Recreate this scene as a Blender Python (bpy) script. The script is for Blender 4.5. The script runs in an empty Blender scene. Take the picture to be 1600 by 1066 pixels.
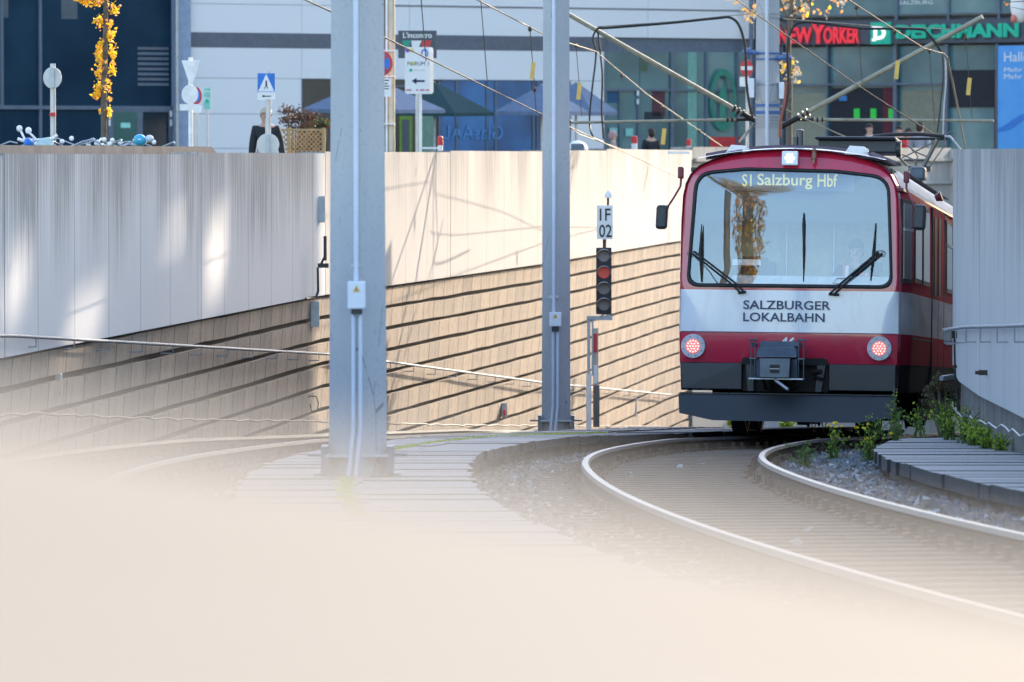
import bpy, bmesh, math, random
from mathutils import Vector, Matrix
R = math.radians
random.seed(7)
sc = bpy.context.scene
col = sc.collection
F = 8000.0; HY = 245.0            # focal length in photo pixels, true horizon row

# ---------------------------------------------------------------- camera, sky, sun
cd = bpy.data.cameras.new("camera"); cam = bpy.data.objects.new("camera", cd); col.objects.link(cam)
cd.sensor_width = 36; cd.lens = F/1600*36; cd.clip_start = 0.05; cd.clip_end = 2000
cam.location = (0, 0, 0); cam.rotation_euler = (math.pi/2 - math.atan(288/F), 0, 0)
cd.dof.use_dof = True; cd.dof.focus_distance = 61.5; cd.dof.aperture_fstop = 4.6
sc.camera = cam
SUN_AZ, SUN_EL = 56.0, 24.0        # azimuth from +x towards +y
w = bpy.data.worlds.new("World"); sc.world = w; w.use_nodes = True
nt = w.node_tree; bg = nt.nodes["Background"]
sky = nt.nodes.new("ShaderNodeTexSky"); sky.sky_type = 'NISHITA'; sky.sun_disc = False
sky.sun_elevation = R(SUN_EL); sky.sun_rotation = R(90 - SUN_AZ)
sky.air_density = 1.0; sky.dust_density = 1.6; sky.ozone_density = 1.0
nt.links.new(sky.outputs[0], bg.inputs[0]); bg.inputs[1].default_value = 0.15
sl = bpy.data.lights.new("sun", 'SUN'); sl.energy = 2.0; sl.angle = R(0.5); sl.color = (1.0, 0.84, 0.65)
so = bpy.data.objects.new("sun", sl); col.objects.link(so)
sdir = Vector((math.cos(R(SUN_EL))*math.cos(R(SUN_AZ)), math.cos(R(SUN_EL))*math.sin(R(SUN_AZ)), math.sin(R(SUN_EL))))
so.rotation_euler = (-sdir).to_track_quat('-Z', 'Y').to_euler()
sc.view_settings.view_transform = 'Standard'; sc.view_settings.look = 'None'
sc.view_settings.exposure = 2.05; sc.view_settings.gamma = 1.0

# ---------------------------------------------------------------- helpers
def at(px, py, d): return Vector(((px-800)*d/F, d, (HY-py)*d/F))
def lerp(a, b, t): return a+(b-a)*t
def interp(tab, x):
    if x <= tab[0][0]:
        (x0, y0), (x1, y1) = tab[0], tab[1]
    elif x >= tab[-1][0]:
        (x0, y0), (x1, y1) = tab[-2], tab[-1]
    else:
        for i in range(len(tab)-1):
            if tab[i][0] <= x <= tab[i+1][0]:
                (x0, y0), (x1, y1) = tab[i], tab[i+1]; break
    return y0+(y1-y0)*(x-x0)/(x1-x0)

WL = {}
def tag(o, label=None, cat=None, group=None, kind=None):
    if label: o['label'] = label
    if cat: o['category'] = cat
    if group: o['group'] = group
    if kind: o['kind'] = kind
    return o
def thing(name, loc, label, cat, group=None):
    o = bpy.data.objects.new(name, None); col.objects.link(o); o.location = loc; o.empty_display_size = .2
    WL[o] = Vector(loc); return tag(o, label, cat, group)
def copy_tree(o, parent=None):
    c = o.copy(); col.objects.link(c); c.parent = parent
    for ch in list(o.children): copy_tree(ch, c)
    return c

class MB:
    def __init__(s): s.v = []; s.f = []; s.mi = []; s.sm = []; s.uv = []
    def add(s, vs, fs, mi=0, sm=False, uvs=None):
        b = len(s.v); s.v += [Vector(p) for p in vs]
        for k, f in enumerate(fs):
            s.f.append([b+i for i in f]); s.mi.append(mi); s.sm.append(sm)
            s.uv.append(uvs[k] if uvs else None)
        return s
    def box(s, c, sz, M=None, mi=0):
        x, y, z = [q/2 for q in sz]; c = Vector(c)
        vs = [Vector((i, j, k)) for i in (-x, x) for j in (-y, y) for k in (-z, z)]
        if M is not None: vs = [M @ p for p in vs]
        return s.add([c+p for p in vs], [(0,1,3,2),(4,6,7,5),(0,4,5,1),(2,3,7,6),(0,2,6,4),(1,5,7,3)], mi)
    def hexa(s, p, mi=0):   # p: 4 bottom ccw, 4 top
        return s.add(p, [(3,2,1,0),(4,5,6,7),(0,1,5,4),(1,2,6,5),(2,3,7,6),(3,0,4,7)], mi)
    def tube(s, path, r, n=8, mi=0, sm=True, cap=True):
        path = [Vector(p) for p in path]; rs = r if isinstance(r, (list, tuple)) else [r]*len(path)
        vs = []; prev = None
        for i, p in enumerate(path):
            t = (path[min(i+1, len(path)-1)]-path[max(i-1, 0)]).normalized()
            if prev is None:
                a = Vector((0, 0, 1)) if abs(t.z) < .9 else Vector((1, 0, 0)); u = t.cross(a).normalized()
            else:
                u = (prev-t*prev.dot(t)).normalized()
            prev = u; q = t.cross(u)
            for k in range(n):
                an = 2*math.pi*k/n; vs.append(p+(u*math.cos(an)+q*math.sin(an))*rs[i])
        fs = [(i*n+k, i*n+(k+1) % n, (i+1)*n+(k+1) % n, (i+1)*n+k) for i in range(len(path)-1) for k in range(n)]
        s.add(vs, fs, mi, sm)
        if cap:
            s.add([vs[k] for k in range(n)], [tuple(range(n))[::-1]], mi); s.add([vs[-n+k] for k in range(n)], [tuple(range(n))], mi)
        return s
    def prism(s, pts, dirv, mi=0):
        dirv = Vector(dirv); pts = [Vector(p) for p in pts]; n = len(pts)
        return s.add(pts+[p+dirv for p in pts], [tuple(range(n))[::-1], tuple(range(n, 2*n))]+[(i, (i+1) % n, n+(i+1) % n, n+i) for i in range(n)], mi)
    def disc(s, c, r, nrm=(0, -1, 0), th=.01, n=28, mi=0, rz=None):
        c = Vector(c); t = Vector(nrm).normalized(); a = Vector((0, 0, 1)) if abs(t.z) < .9 else Vector((1, 0, 0))
        u = t.cross(a).normalized(); q = u.cross(t)
        return s.prism([c+u*math.cos(2*math.pi*k/n)*r+q*math.sin(2*math.pi*k/n)*(rz or r) for k in range(n)], t*th, mi)
    def ring(s, c, r0, r1, nrm=(0, -1, 0), th=.01, n=32, mi=0, k2=1.0):
        c = Vector(c); t = Vector(nrm).normalized(); u = t.cross(Vector((0, 0, 1))).normalized(); q = u.cross(t); vs = []
        for rr in (r0, r1):
            for o in (0, th):
                for k in range(n):
                    an = 2*math.pi*k/n; vs.append(c+u*math.cos(an)*rr+q*math.sin(an)*rr*k2+t*o)
        fs = []
        for k in range(n):
            j = (k+1) % n
            fs += [(n+k, n+j, 3*n+j, 3*n+k), (k, 2*n+k, 2*n+j, j), (k, j, n+j, n+k), (2*n+k, 3*n+k, 3*n+j, 2*n+j)]
        return s.add(vs, fs, mi, False)
    def ball(s, c, r, n=12, m=8, mi=0, half=False):
        c = Vector(c); r = Vector(r) if not isinstance(r, (int, float)) else Vector((r, r, r)); vs = []
        for i in range(m+1):
            th = math.pi*i/m*(.5 if half else 1)
            for k in range(n):
                an = 2*math.pi*k/n; vs.append(c+Vector((r.x*math.sin(th)*math.cos(an), r.y*math.sin(th)*math.sin(an), r.z*math.cos(th))))
        return s.add(vs, [(i*n+k, (i+1)*n+k, (i+1)*n+(k+1) % n, i*n+(k+1) % n) for i in range(m) for k in range(n)], mi, True)
    def leaf(s, p, sz, mi=0):
        a = Vector((random.gauss(0, 1), random.gauss(0, 1), random.gauss(0, 1))).normalized()
        b = a.cross(Vector((random.gauss(0, 1), random.gauss(0, 1), random.gauss(0, 1)))).normalized()
        c = a.cross(b)*sz*.25
        return s.add([p-a*sz*.5, p+b*sz*.36+c, p+a*sz*.5, p-b*sz*.36+c], [(0, 1, 2), (0, 2, 3)], mi)
    def build(s, name, mat, parent=None, local=False, bevel=0):
        me = bpy.data.meshes.new(name); off = Vector((0, 0, 0))
        if parent is not None and not local: off = WL.get(parent, Vector((0, 0, 0)))
        me.from_pydata([tuple(p-off) for p in s.v], [], s.f)
        mats = mat if isinstance(mat, (list, tuple)) else [mat]
        for m in mats: me.materials.append(m)
        for p, mi, sm in zip(me.polygons, s.mi, s.sm): p.material_index = mi; p.use_smooth = sm
        if any(u is not None for u in s.uv):
            ul = me.uv_layers.new(name="UVMap"); k = 0
            for f, u in zip(s.f, s.uv):
                for i in range(len(f)):
                    if u is not None: ul.data[k].uv = u[i]
                    k += 1
        me.update()
        bm = bmesh.new(); bm.from_mesh(me); bmesh.ops.recalc_face_normals(bm, faces=bm.faces) if len(s.f) < 20000 else None
        bm.to_mesh(me); bm.free()
        o = bpy.data.objects.new(name, me); col.objects.link(o)
        if parent is not None: o.parent = parent; WL[o] = off
        if bevel:
            b = o.modifiers.new("bevel", 'BEVEL'); b.width = bevel; b.segments = 2; b.limit_method = 'ANGLE'
        return o

def mk(name):
    m = bpy.data.materials.new(name); m.use_nodes = True; n = m.node_tree; b = n.nodes["Principled BSDF"]; return m, n, b
def ramp(n, pts):
    r = n.nodes.new("ShaderNodeValToRGB"); e = r.color_ramp.elements
    while len(e) > 1: e.remove(e[-1])
    e[0].position = pts[0][0]; e[0].color = (*pts[0][1], 1)
    for p, c in pts[1:]:
        q = e.new(p); q.color = (*c, 1)
    return r
def mathn(n, op, a=None, b=None, clamp=False):
    m = n.nodes.new("ShaderNodeMath"); m.operation = op; m.use_clamp = clamp
    for i, x in enumerate((a, b)):
        if x is None: continue
        if isinstance(x, (int, float)): m.inputs[i].default_value = x
        else: n.links.new(x, m.inputs[i])
    return m.outputs[0]
def mix(n, fac, a, b):
    m = n.nodes.new("ShaderNodeMix"); m.data_type = 'RGBA'
    if isinstance(fac, (int, float)): m.inputs[0].default_value = fac
    else: n.links.new(fac, m.inputs[0])
    for i, x in ((6, a), (7, b)):
        if isinstance(x, tuple): m.inputs[i].default_value = (*x, 1)
        else: n.links.new(x, m.inputs[i])
    return m.outputs[2]
def coords(n, kind='Object', scale=(1, 1, 1)):
    t = n.nodes.new("ShaderNodeTexCoord"); m = n.nodes.new("ShaderNodeMapping"); m.inputs['Scale'].default_value = scale
    n.links.new(t.outputs[kind], m.inputs[0]); return m.outputs[0]
def noise(n, vec, scale, detail=4, rough=.6):
    t = n.nodes.new("ShaderNodeTexNoise"); t.inputs['Scale'].default_value = scale; t.inputs['Detail'].default_value = detail
    t.inputs['Roughness'].default_value = rough; n.links.new(vec, t.inputs['Vector']); return t.outputs[0]
def bump(n, b, h, st=.3, dist=.02):
    x = n.nodes.new("ShaderNodeBump"); x.inputs['Strength'].default_value = st; x.inputs['Distance'].default_value = dist
    n.links.new(h, x.inputs['Height']); n.links.new(x.outputs[0], b.inputs['Normal'])
def mat(name, c, rough=.6, metal=0, c2=None, ns=6, coat=0, emit=None, es=1, spec=.5, bmp=0, sc3=(1, 1, 1)):
    m, n, b = mk(name)
    c2 = c2 or tuple(x*.78 for x in c)
    nz = noise(n, coords(n, 'Object', sc3), ns, 5)
    rp = ramp(n, [(.3, c2), (.65, c)]); n.links.new(nz, rp.inputs[0]); n.links.new(rp.outputs[0], b.inputs['Base Color'])
    b.inputs['Roughness'].default_value = rough; b.inputs['Metallic'].default_value = metal
    b.inputs['Specular IOR Level'].default_value = spec
    if coat: b.inputs['Coat Weight'].default_value = coat; b.inputs['Coat Roughness'].default_value = .04
    if emit: b.inputs['Emission Color'].default_value = (*emit, 1); b.inputs['Emission Strength'].default_value = es
    if bmp: bump(n, b, nz, bmp)
    return m
def glassmat(name, tint, refl=.5, rough=.02, rtint=(1, 1, 1)):
    m, n, b = mk(name); n.nodes.remove(b); out = n.nodes["Material Output"]
    tr = n.nodes.new("ShaderNodeBsdfTransparent"); tr.inputs[0].default_value = (*tint, 1)
    gl = n.nodes.new("ShaderNodeBsdfGlossy"); gl.inputs['Roughness'].default_value = rough; gl.inputs[0].default_value = (*rtint, 1)
    lw = n.nodes.new("ShaderNodeFresnel"); lw.inputs[0].default_value = 1.5
    f = mathn(n, 'ADD', lw.outputs[0], refl, True)
    mx = n.nodes.new("ShaderNodeMixShader"); n.links.new(f, mx.inputs[0]); n.links.new(tr.outputs[0], mx.inputs[1]); n.links.new(gl.outputs[0], mx.inputs[2])
    n.links.new(mx.outputs[0], out.inputs[0]); return m

def text_geo(body, bold=0.0):
    cu = bpy.data.curves.new("t", 'FONT'); cu.body = body; cu.offset = bold; cu.resolution_u = 3
    o = bpy.data.objects.new("t", cu); col.objects.link(o); dg = bpy.context.evaluated_depsgraph_get(); dg.update()
    me = bpy.data.meshes.new_from_object(o.evaluated_get(dg)); vs = [v.co.copy() for v in me.vertices]; fs = [tuple(p.vertices) for p in me.polygons]
    bpy.data.objects.remove(o); bpy.data.curves.remove(cu); bpy.data.meshes.remove(me); return vs, fs
def text(name, body, org, right, up, mat_, parent, local=False, bold=.0, th=.0, h=None, wd=None, nrm=None):
    """lettering fitted to width |right| and height |up| from lower-left org"""
    vs, fs = text_geo(body, bold); org = Vector(org); right = Vector(right); up = Vector(up)
    x0 = min(v.x for v in vs); x1 = max(v.x for v in vs); y0 = min(v.y for v in vs); y1 = max(v.y for v in vs)
    P = [org+right*((v.x-x0)/(x1-x0))+up*((v.y-y0)/(y1-y0)) for v in vs]
    mb = MB(); mb.add(P, fs)
    if th:
        nn = Vector(nrm or (0, -1, 0))*th; k = len(P)
        bm = bmesh.new(); bv = [bm.verts.new(p) for p in P]
        for f in fs:
            try: bm.faces.new([bv[i] for i in f])
            except ValueError: pass
        ret = bmesh.ops.extrude_face_region(bm, geom=bm.faces[:])
        for g in ret['geom']:
            if isinstance(g, bmesh.types.BMVert): g.co += nn
        bm.verts.index_update(); mb = MB(); mb.add([v.co.copy() for v in bm.verts], [tuple(v.index for v in f.verts) for f in bm.faces]); bm.free()
    return mb.build(name, mat_, parent, local)

# ---------------------------------------------------------------- materials
M = {}
def wall_panel_mat(name, base, warm, stain=.75, top=.1, joints=2.05):
    m, n, b = mk(name)
    uv = coords(n, 'UV'); sp = n.nodes.new("ShaderNodeSeparateXYZ"); n.links.new(uv, sp.inputs[0])
    st = noise(n, coords(n, 'UV', (13.0, .33, 1)), 1.0, 6, .7)
    st2 = noise(n, coords(n, 'UV', (.55, .12, 1)), 1.0, 3, .5)
    st3 = noise(n, coords(n, 'UV', (22.0, .5, 1)), 1.0, 4, .7)
    # height below the wall top, wear runs down from the top edge
    hgt = mathn(n, 'SUBTRACT', top, sp.outputs[1])
    fall = mathn(n, 'DIVIDE', hgt, 1.75); fall = mathn(n, 'SUBTRACT', 1.0, fall, True)
    fall = mathn(n, 'POWER', fall, 1.5)
    a = mathn(n, 'MULTIPLY', mathn(n, 'SUBTRACT', st, .36, True), 3.2, True)
    bb = mathn(n, 'MULTIPLY', mathn(n, 'SUBTRACT', st2, .34, True), 3.8, True)
    k = mathn(n, 'MULTIPLY', mathn(n, 'MULTIPLY', a, bb), fall)
    k = mathn(n, 'MULTIPLY', k, stain*3.6, True)
    c = mix(n, st2, base, warm)
    fine = mathn(n, 'MULTIPLY', mathn(n, 'SUBTRACT', st3, .5, True), .45, True)
    c = mix(n, fine, c, tuple(x*.6 for x in base))
    c = mix(n, mathn(n, "MULTIPLY", k, .62), c, (.075, .08, .09))
    # board joints
    fr = mathn(n, 'FRACT', mathn(n, 'DIVIDE', sp.outputs[0], joints)); ln = mathn(n, 'LESS_THAN', fr, .016)
    c = mix(n, mathn(n, 'MULTIPLY', ln, .6), c, (.12, .12, .12))
    n.links.new(c, b.inputs['Base Color']); b.inputs['Roughness'].default_value = .85
    bump(n, b, st3, .25, .01); return m
def course_mat():
    m, n, b = mk("exposed aggregate blocks")
    uv = coords(n, 'UV'); sp = n.nodes.new("ShaderNodeSeparateXYZ"); n.links.new(uv, sp.inputs[0])
    fr = mathn(n, 'FRACT', mathn(n, 'DIVIDE', sp.outputs[0], 1.0))
    ln = mathn(n, 'LESS_THAN', fr, .065)
    big = noise(n, coords(n, 'UV', (.12, .4, 1)), 1.0, 3); st = noise(n, coords(n, 'UV', (5, .7, 1)), 1.0, 5)
    sp2 = noise(n, coords(n, 'UV', (22, 22, 1)), 1.0, 3, .8)
    c = mix(n, big, (.35, .27, .20), (.43, .345, .268))
    wn = n.nodes.new("ShaderNodeTexWhiteNoise"); wn.noise_dimensions = '2D'
    cb = n.nodes.new("ShaderNodeCombineXYZ"); n.links.new(mathn(n, 'FLOOR', sp.outputs[0]), cb.inputs[0]); n.links.new(mathn(n, 'FLOOR', mathn(n, 'DIVIDE', sp.outputs[1], .34)), cb.inputs[1])
    n.links.new(cb.outputs[0], wn.inputs['Vector'])
    c = mix(n, mathn(n, 'MULTIPLY', wn.outputs[0], .6), c, (.235, .205, .18))
    c = mix(n, mathn(n, 'MULTIPLY', mathn(n, 'SUBTRACT', st, .5, True), 2.2, True), c, (.17, .14, .12))
    c = mix(n, mathn(n, 'MULTIPLY', mathn(n, 'SUBTRACT', sp2, .5, True), 2.0, True), c, (.14, .115, .1))
    c = mix(n, mathn(n, 'MULTIPLY', ln, .72), c, (.06, .05, .045))
    f2 = mathn(n, 'FRACT', mathn(n, 'ADD', mathn(n, 'DIVIDE', sp.outputs[0], .5), .27)); v2 = mathn(n, 'FRACT', mathn(n, 'DIVIDE', sp.outputs[1], .34))
    dash = mathn(n, 'MULTIPLY', mathn(n, 'LESS_THAN', f2, .055), mathn(n, 'MULTIPLY', mathn(n, 'GREATER_THAN', v2, .38), mathn(n, 'LESS_THAN', v2, .66)))
    c = mix(n, mathn(n, 'MULTIPLY', dash, .7), c, (.09, .08, .075))
    blot = noise(n, coords(n, 'UV', (.9, 1.1, 1)), 1.0, 5, .7); c = mix(n, mathn(n, 'MULTIPLY', mathn(n, 'SUBTRACT', blot, .52, True), 2.6, True), c, (.13, .11, .10))
    n.links.new(c, b.inputs['Base Color']); b.inputs['Roughness'].default_value = .9; bump(n, b, sp2, .5, .01); return m
M['panel'] = wall_panel_mat("streaked pale concrete", (.57, .575, .59), (.61, .605, .60), 1.0, .05)
M['panel_lit'] = wall_panel_mat("sunlit copy of streaked concrete", (.40, .375, .36), (.45, .42, .40), .6, .12)  # sunlit copy of the panel concrete, sun tone set in its colour
M['panel_r'] = wall_panel_mat("streaked grey concrete right", (.40, .415, .43), (.50, .50, .495), .9, .12, 1.4)
M['course'] = course_mat()
M['dark_gap'] = mat("shadow joint concrete", (.05, .045, .04), .95)
M['base_conc'] = mat("rough grey base concrete", (.19, .18, .17), .92, c2=(.10, .097, .09), ns=2.5, bmp=.4, sc3=(1, 1, .35))
def pole_mat():
    m, n, b = mk("spun concrete pole")
    a = noise(n, coords(n, 'Object', (3, 3, .5)), 1.6, 6); c_ = noise(n, coords(n), 26, 4, .8)
    c = mix(n, a, (.37, .40, .43), (.50, .505, .505)); c = mix(n, mathn(n, 'MULTIPLY', mathn(n, 'SUBTRACT', c_, .55, True), 2.5, True), c, (.15, .15, .15))
    vo = n.nodes.new("ShaderNodeTexVoronoi"); vo.feature = 'DISTANCE_TO_EDGE'; vo.inputs['Scale'].default_value = 1.3
    n.links.new(coords(n, 'Object', (2.2, 2.2, .6)), vo.inputs['Vector'])
    cr = mathn(n, 'MULTIPLY', mathn(n, 'LESS_THAN', vo.outputs[0], .008), mathn(n, 'GREATER_THAN', a, .56))
    c = mix(n, mathn(n, 'MULTIPLY', cr, .6), c, (.06, .06, .06))
    n.links.new(c, b.inputs['Base Color']); b.inputs['Roughness'].default_value = .8; bump(n, b, c_, .2, .005); return m
M['pole'] = pole_mat()
M['galv'] = mat("galvanised steel", (.42, .46, .50), .4, .6, ns=9)
M['railpipe'] = mat('dull zinc handrail', (.27, .29, .32), .6, .15, ns=9)
M['steelplate'] = mat("blue grey painted steel", (.10, .15, .20), .5, .3)
M['conduit'] = mat("pale grey plastic conduit", (.60, .65, .74), .35, c2=(.54, .59, .68))
M['box'] = mat("white plastic box", (.72, .76, .82), .35, c2=(.66, .70, .76))
M['black'] = mat("black rubber", (.012, .012, .014), .55)
M['dark'] = mat("dark grey paint", (.018, .023, .031), .42, c2=(.013, .017, .023), ns=3)
M['under'] = mat("underframe grime and recess shade", (.012, .011, .010), .8)
M['yellow'] = mat("yellow tag", (.75, .48, .10), .5)
M['boom'] = mat("pale grp tube", (.34, .32, .235), .5, c2=(.2, .19, .14), ns=5)
M['wire'] = mat("bronze overhead wire", (.10, .075, .05), .5, .5)
M['blue_ins'] = mat("blue insulator", (.08, .18, .42), .35)
M['white'] = mat("white enamel", (.80, .80, .78), .4, c2=(.74, .74, .72))
M['red'] = mat("red enamel", (.62, .035, .04), .4)
M['blue'] = mat("blue enamel", (.01, .18, .62), .4)
M['green'] = mat("green enamel", (.0, .30, .20), .4)
M['rust'] = mat("rusty steel", (.09, .06, .045), .75, .3, c2=(.045, .032, .027), ns=12)
M['railtop'] = mat("worn rail head", (.13, .132, .145), .38, .6, c2=(.085, .085, .09), ns=5)
M['railside'] = mat('dark rail flank', (.10, .095, .095), .5, .3)
M['sleeper'] = mat("weathered sleeper wood", (.095, .078, .063), .9, c2=(.03, .025, .021), ns=5, bmp=.6, sc3=(.8, 9, 9))
M['plank'] = None
def plank_mat():
    m, n, b = mk("weathered plank concrete")
    a = noise(n, coords(n, 'UV', (1.0, 14, 1)), 1.2, 5); d = noise(n, coords(n, 'UV', (.4, .5, 1)), 1.3, 4)
    c = mix(n, a, (.17, .175, .185), (.40, .40, .40)); c = mix(n, mathn(n, 'MULTIPLY', d, .5), c, (.24, .23, .21))
    n.links.new(c, b.inputs['Base Color']); b.inputs['Roughness'].default_value = .85; bump(n, b, a, .3, .006); return m
M['plank'] = plank_mat()
M['plankedge'] = mat("dark split plank edge", (.055, .057, .06), .95, c2=(.03, .03, .032), ns=9)
def ballast_mat():
    m, n, b = mk("ballast")
    vo = n.nodes.new("ShaderNodeTexVoronoi"); vo.inputs['Scale'].default_value = 18; n.links.new(coords(n), vo.inputs['Vector'])
    rp = ramp(n, [(0, (.02, .018, .016)), (.5, (.055, .05, .044)), (1, (.12, .11, .10))]); n.links.new(vo.outputs['Color'], rp.inputs[0])
    n.links.new(rp.outputs[0], b.inputs['Base Color']); b.inputs['Roughness'].default_value = .95; bump(n, b, vo.outputs['Distance'], .8, .03); return m
M['ballast'] = ballast_mat()
M['stone1'] = mat("blue grey stone", (.15, .175, .20), .8, c2=(.06, .075, .09), ns=3)
M['stone2'] = mat("brown grey stone", (.23, .20, .17), .85, c2=(.12, .10, .085), ns=3)
M['stone3'] = mat("pale stone", (.42, .43, .44), .8)
M['asphalt'] = mat("street asphalt", (.06, .06, .06), .9, ns=20, bmp=.2)
M['pave'] = mat("asphalt strip", (.22, .225, .235), .9, c2=(.17, .17, .18), ns=14, bmp=.2)
M['sand'] = mat("pale sandstone", (.188, .163, .130), .8, c2=(.160, .126, .090), ns=6)
def leafmat(name, c, c2, tr=.5):
    m, n, b = mk(name); out = n.nodes["Material Output"]
    nz = noise(n, coords(n), 9, 2); rp = ramp(n, [(.35, c2), (.65, c)]); n.links.new(nz, rp.inputs[0])
    n.links.new(rp.outputs[0], b.inputs['Base Color']); b.inputs['Roughness'].default_value = .6
    t = n.nodes.new("ShaderNodeBsdfTranslucent"); n.links.new(rp.outputs[0], t.inputs[0])
    mx = n.nodes.new("ShaderNodeMixShader"); mx.inputs[0].default_value = tr
    n.links.new(b.outputs[0], mx.inputs[1]); n.links.new(t.outputs[0], mx.inputs[2]); n.links.new(mx.outputs[0], out.inputs[0]); return m
M['leaf_y'] = leafmat("yellow autumn leaf", (1.0, .78, .04), (.9, .5, .03))
M['leaf_o'] = leafmat("orange autumn leaf", (.80, .30, .05), (.85, .55, .25))
M['leaf_g'] = leafmat("weed green", (.14, .22, .04), (.07, .13, .04), .3)
M['leaf_l'] = leafmat("lime weed", (.42, .52, .04), (.25, .38, .04), .4)
M['leaf_b'] = leafmat("reddish shrub leaf", (.16, .05, .035), (.09, .06, .03), .3)
M['flower'] = mat("yellow petals", (.85, .65, .02), .6)
M['bark'] = mat("bark", (.16, .13, .10), .9, c2=(.08, .065, .05), ns=14)
M['wood'] = mat("garden lattice wood", (.50, .33, .15), .7, c2=(.38, .25, .11))
M['clad'] = mat("pale metal cladding", (.80, .785, .77), .45, c2=(.78, .765, .75), ns=.25)
M['clad_blue'] = mat("bluish metal cladding", (.30, .38, .50), .45)
M['clad_dark'] = mat("dark cladding band", (.13, .14, .17), .5)
M['mull'] = mat("grey blue window frame", (.12, .155, .20), .45)
M['fascia'] = mat("dark fascia board", (.07, .085, .11), .5)
def shopglass(name, base, c2, c3, rough=.12, spec=.5, sx=.35):
    m, n, b = mk(name)
    nz = noise(n, coords(n, 'Object', (sx, sx, .35)), 1.1, 3, .5)
    rp = ramp(n, [(.3, base), (.52, c2), (.75, c3)]); n.links.new(nz, rp.inputs[0]); n.links.new(rp.outputs[0], b.inputs['Base Color'])
    b.inputs['Roughness'].default_value = rough; b.inputs['Specular IOR Level'].default_value = spec; return m
M['glass_navy'] = shopglass("dark navy curtain glass", (.006, .024, .045), (.012, .038, .065), (.018, .055, .085), .3, .08)
M['glass_blue'] = shopglass("blue shop glass", (.015, .06, .14), (.03, .15, .36), (.05, .24, .48), .15, .4)
M['glass_teal'] = shopglass("teal shop glass", (.03, .10, .115), (.085, .20, .22), (.20, .33, .31), .08, .4)
M['glass_dk'] = shopglass("dark doorway glass", (.01, .015, .022), (.02, .035, .045), (.04, .06, .07), .1, .5)
M['pane'] = glassmat("clear shop pane", (.72, .86, .86), .12, .02)
M['door_green'] = mat("green lit door glass", (.04, .13, .11), .3)
M['umb'] = mat("blue grey parasol canvas", (.12, .17, .26), .85)
M['umb_g'] = mat("dark green parasol canvas", (.015, .055, .06), .85)
M['poster'] = mat("sky blue poster", (.06, .30, .68), .35, c2=(.10, .38, .74), ns=.7)
M['poster_wave'] = mat("deep blue wave", (.02, .20, .62), .35)
M['beige'] = mat("beige render", (.62, .50, .34), .9)
M['grey_sign'] = mat("bare aluminium sign back", (.62, .60, .56), .45, .2, c2=(.54, .52, .49))
M['skin'] = mat("skin", (.55, .33, .25), .6)
M['hair'] = mat("dark hair", (.03, .02, .015), .7)
M['jacket'] = mat("black jacket", (.015, .02, .025), .8)
M['pink'] = mat("pink coat", (.55, .33, .33), .85)
M['greycoat'] = mat("grey coat", (.30, .33, .38), .85)
M['redcoat'] = mat("red jacket", (.62, .05, .07), .8)
M['vest'] = mat("orange safety vest", (.9, .10, .03), .6)
M['jeans'] = mat("dark trousers", (.04, .05, .09), .8)
M['navytext'] = mat("navy lettering", (.02, .05, .12), .4)
M['letter_red'] = mat("red shop letters", (.85, .03, .05), .4, emit=(.9, .03, .05), es=.1)
M['letter_green'] = mat("green shop letters", (.0, .42, .27), .4, emit=(0, .45, .28), es=.03)

# ---------------------------------------------------------------- terrain lines
GZ = [(-60, -.9), (0, -1.04), (57, -1.04-.0369*57), (75, -1.04-.0369*57-.047*18), (160, -1.04-.0369*57-.047*18-.058*85)]
def zg(d): return interp(GZ, d) if d > 0 else -1.04-.0369*d*0
def XL(d):
    if d < 44:
        u = min(44-d, 30); x = .64+.0023*u*u
        if d < 14: x += (14-d)*.138
        return x
    u = min(d-44, 17); x = .64+.0045*u*u+.00018*u**3
    if d > 61: x += (d-61)*.22
    return x
def Xb(d):
    if d < 43:
        u = min(43-d, 25); return -3.2+.003*u*u + (max(0, 18-d))*.15
    u = min(d-43, 17); x = -3.2+.0055*u*u
    if d > 60: x += (d-60)*.16
    return x
def offs(fn, d, o):
    s_ = (fn(d+.2)-fn(d-.2))/.4; L_ = math.hypot(1, s_); return Vector((fn(d)+o/L_, d-o*s_/L_, 0))
WLEFT = [(-20, -9.5), (30, -7.3), (52, -5.2), (64, -3.97), (75.6, -2.8), (97, .49), (121, 3.6), (126, 4.35), (141, 12.0)]   # left wall: (d, X)
def WX(d): return interp(WLEFT, d)
WRIGHT = [(-20, 4.7), (30, 4.75), (47.9, 4.80), (51.3, 4.79), (54.8, 4.88), (59, 5.18), (63, 5.75), (68, 6.8), (76, 8.9), (100, 16), (135, 26)]
def WR(d): return interp(WRIGHT, d)

# ground of the ramp
gm = MB(); ds = [-20+2*i for i in range(83)]
for a, b in zip(ds[:-1], ds[1:]):
    x0a, x1a, x0b, x1b = WX(a)-.4, WR(a)+.4, WX(b)-.4, WR(b)+.4
    gm.add([(x0a, a, zg(a)-.24), (x1a, a, zg(a)-.24), (x1b, b, zg(b)-.24), (x0b, b, zg(b)-.24)], [(0, 1, 2, 3)])
tag(gm.build("ground", M['ballast']), kind='structure')
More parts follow.
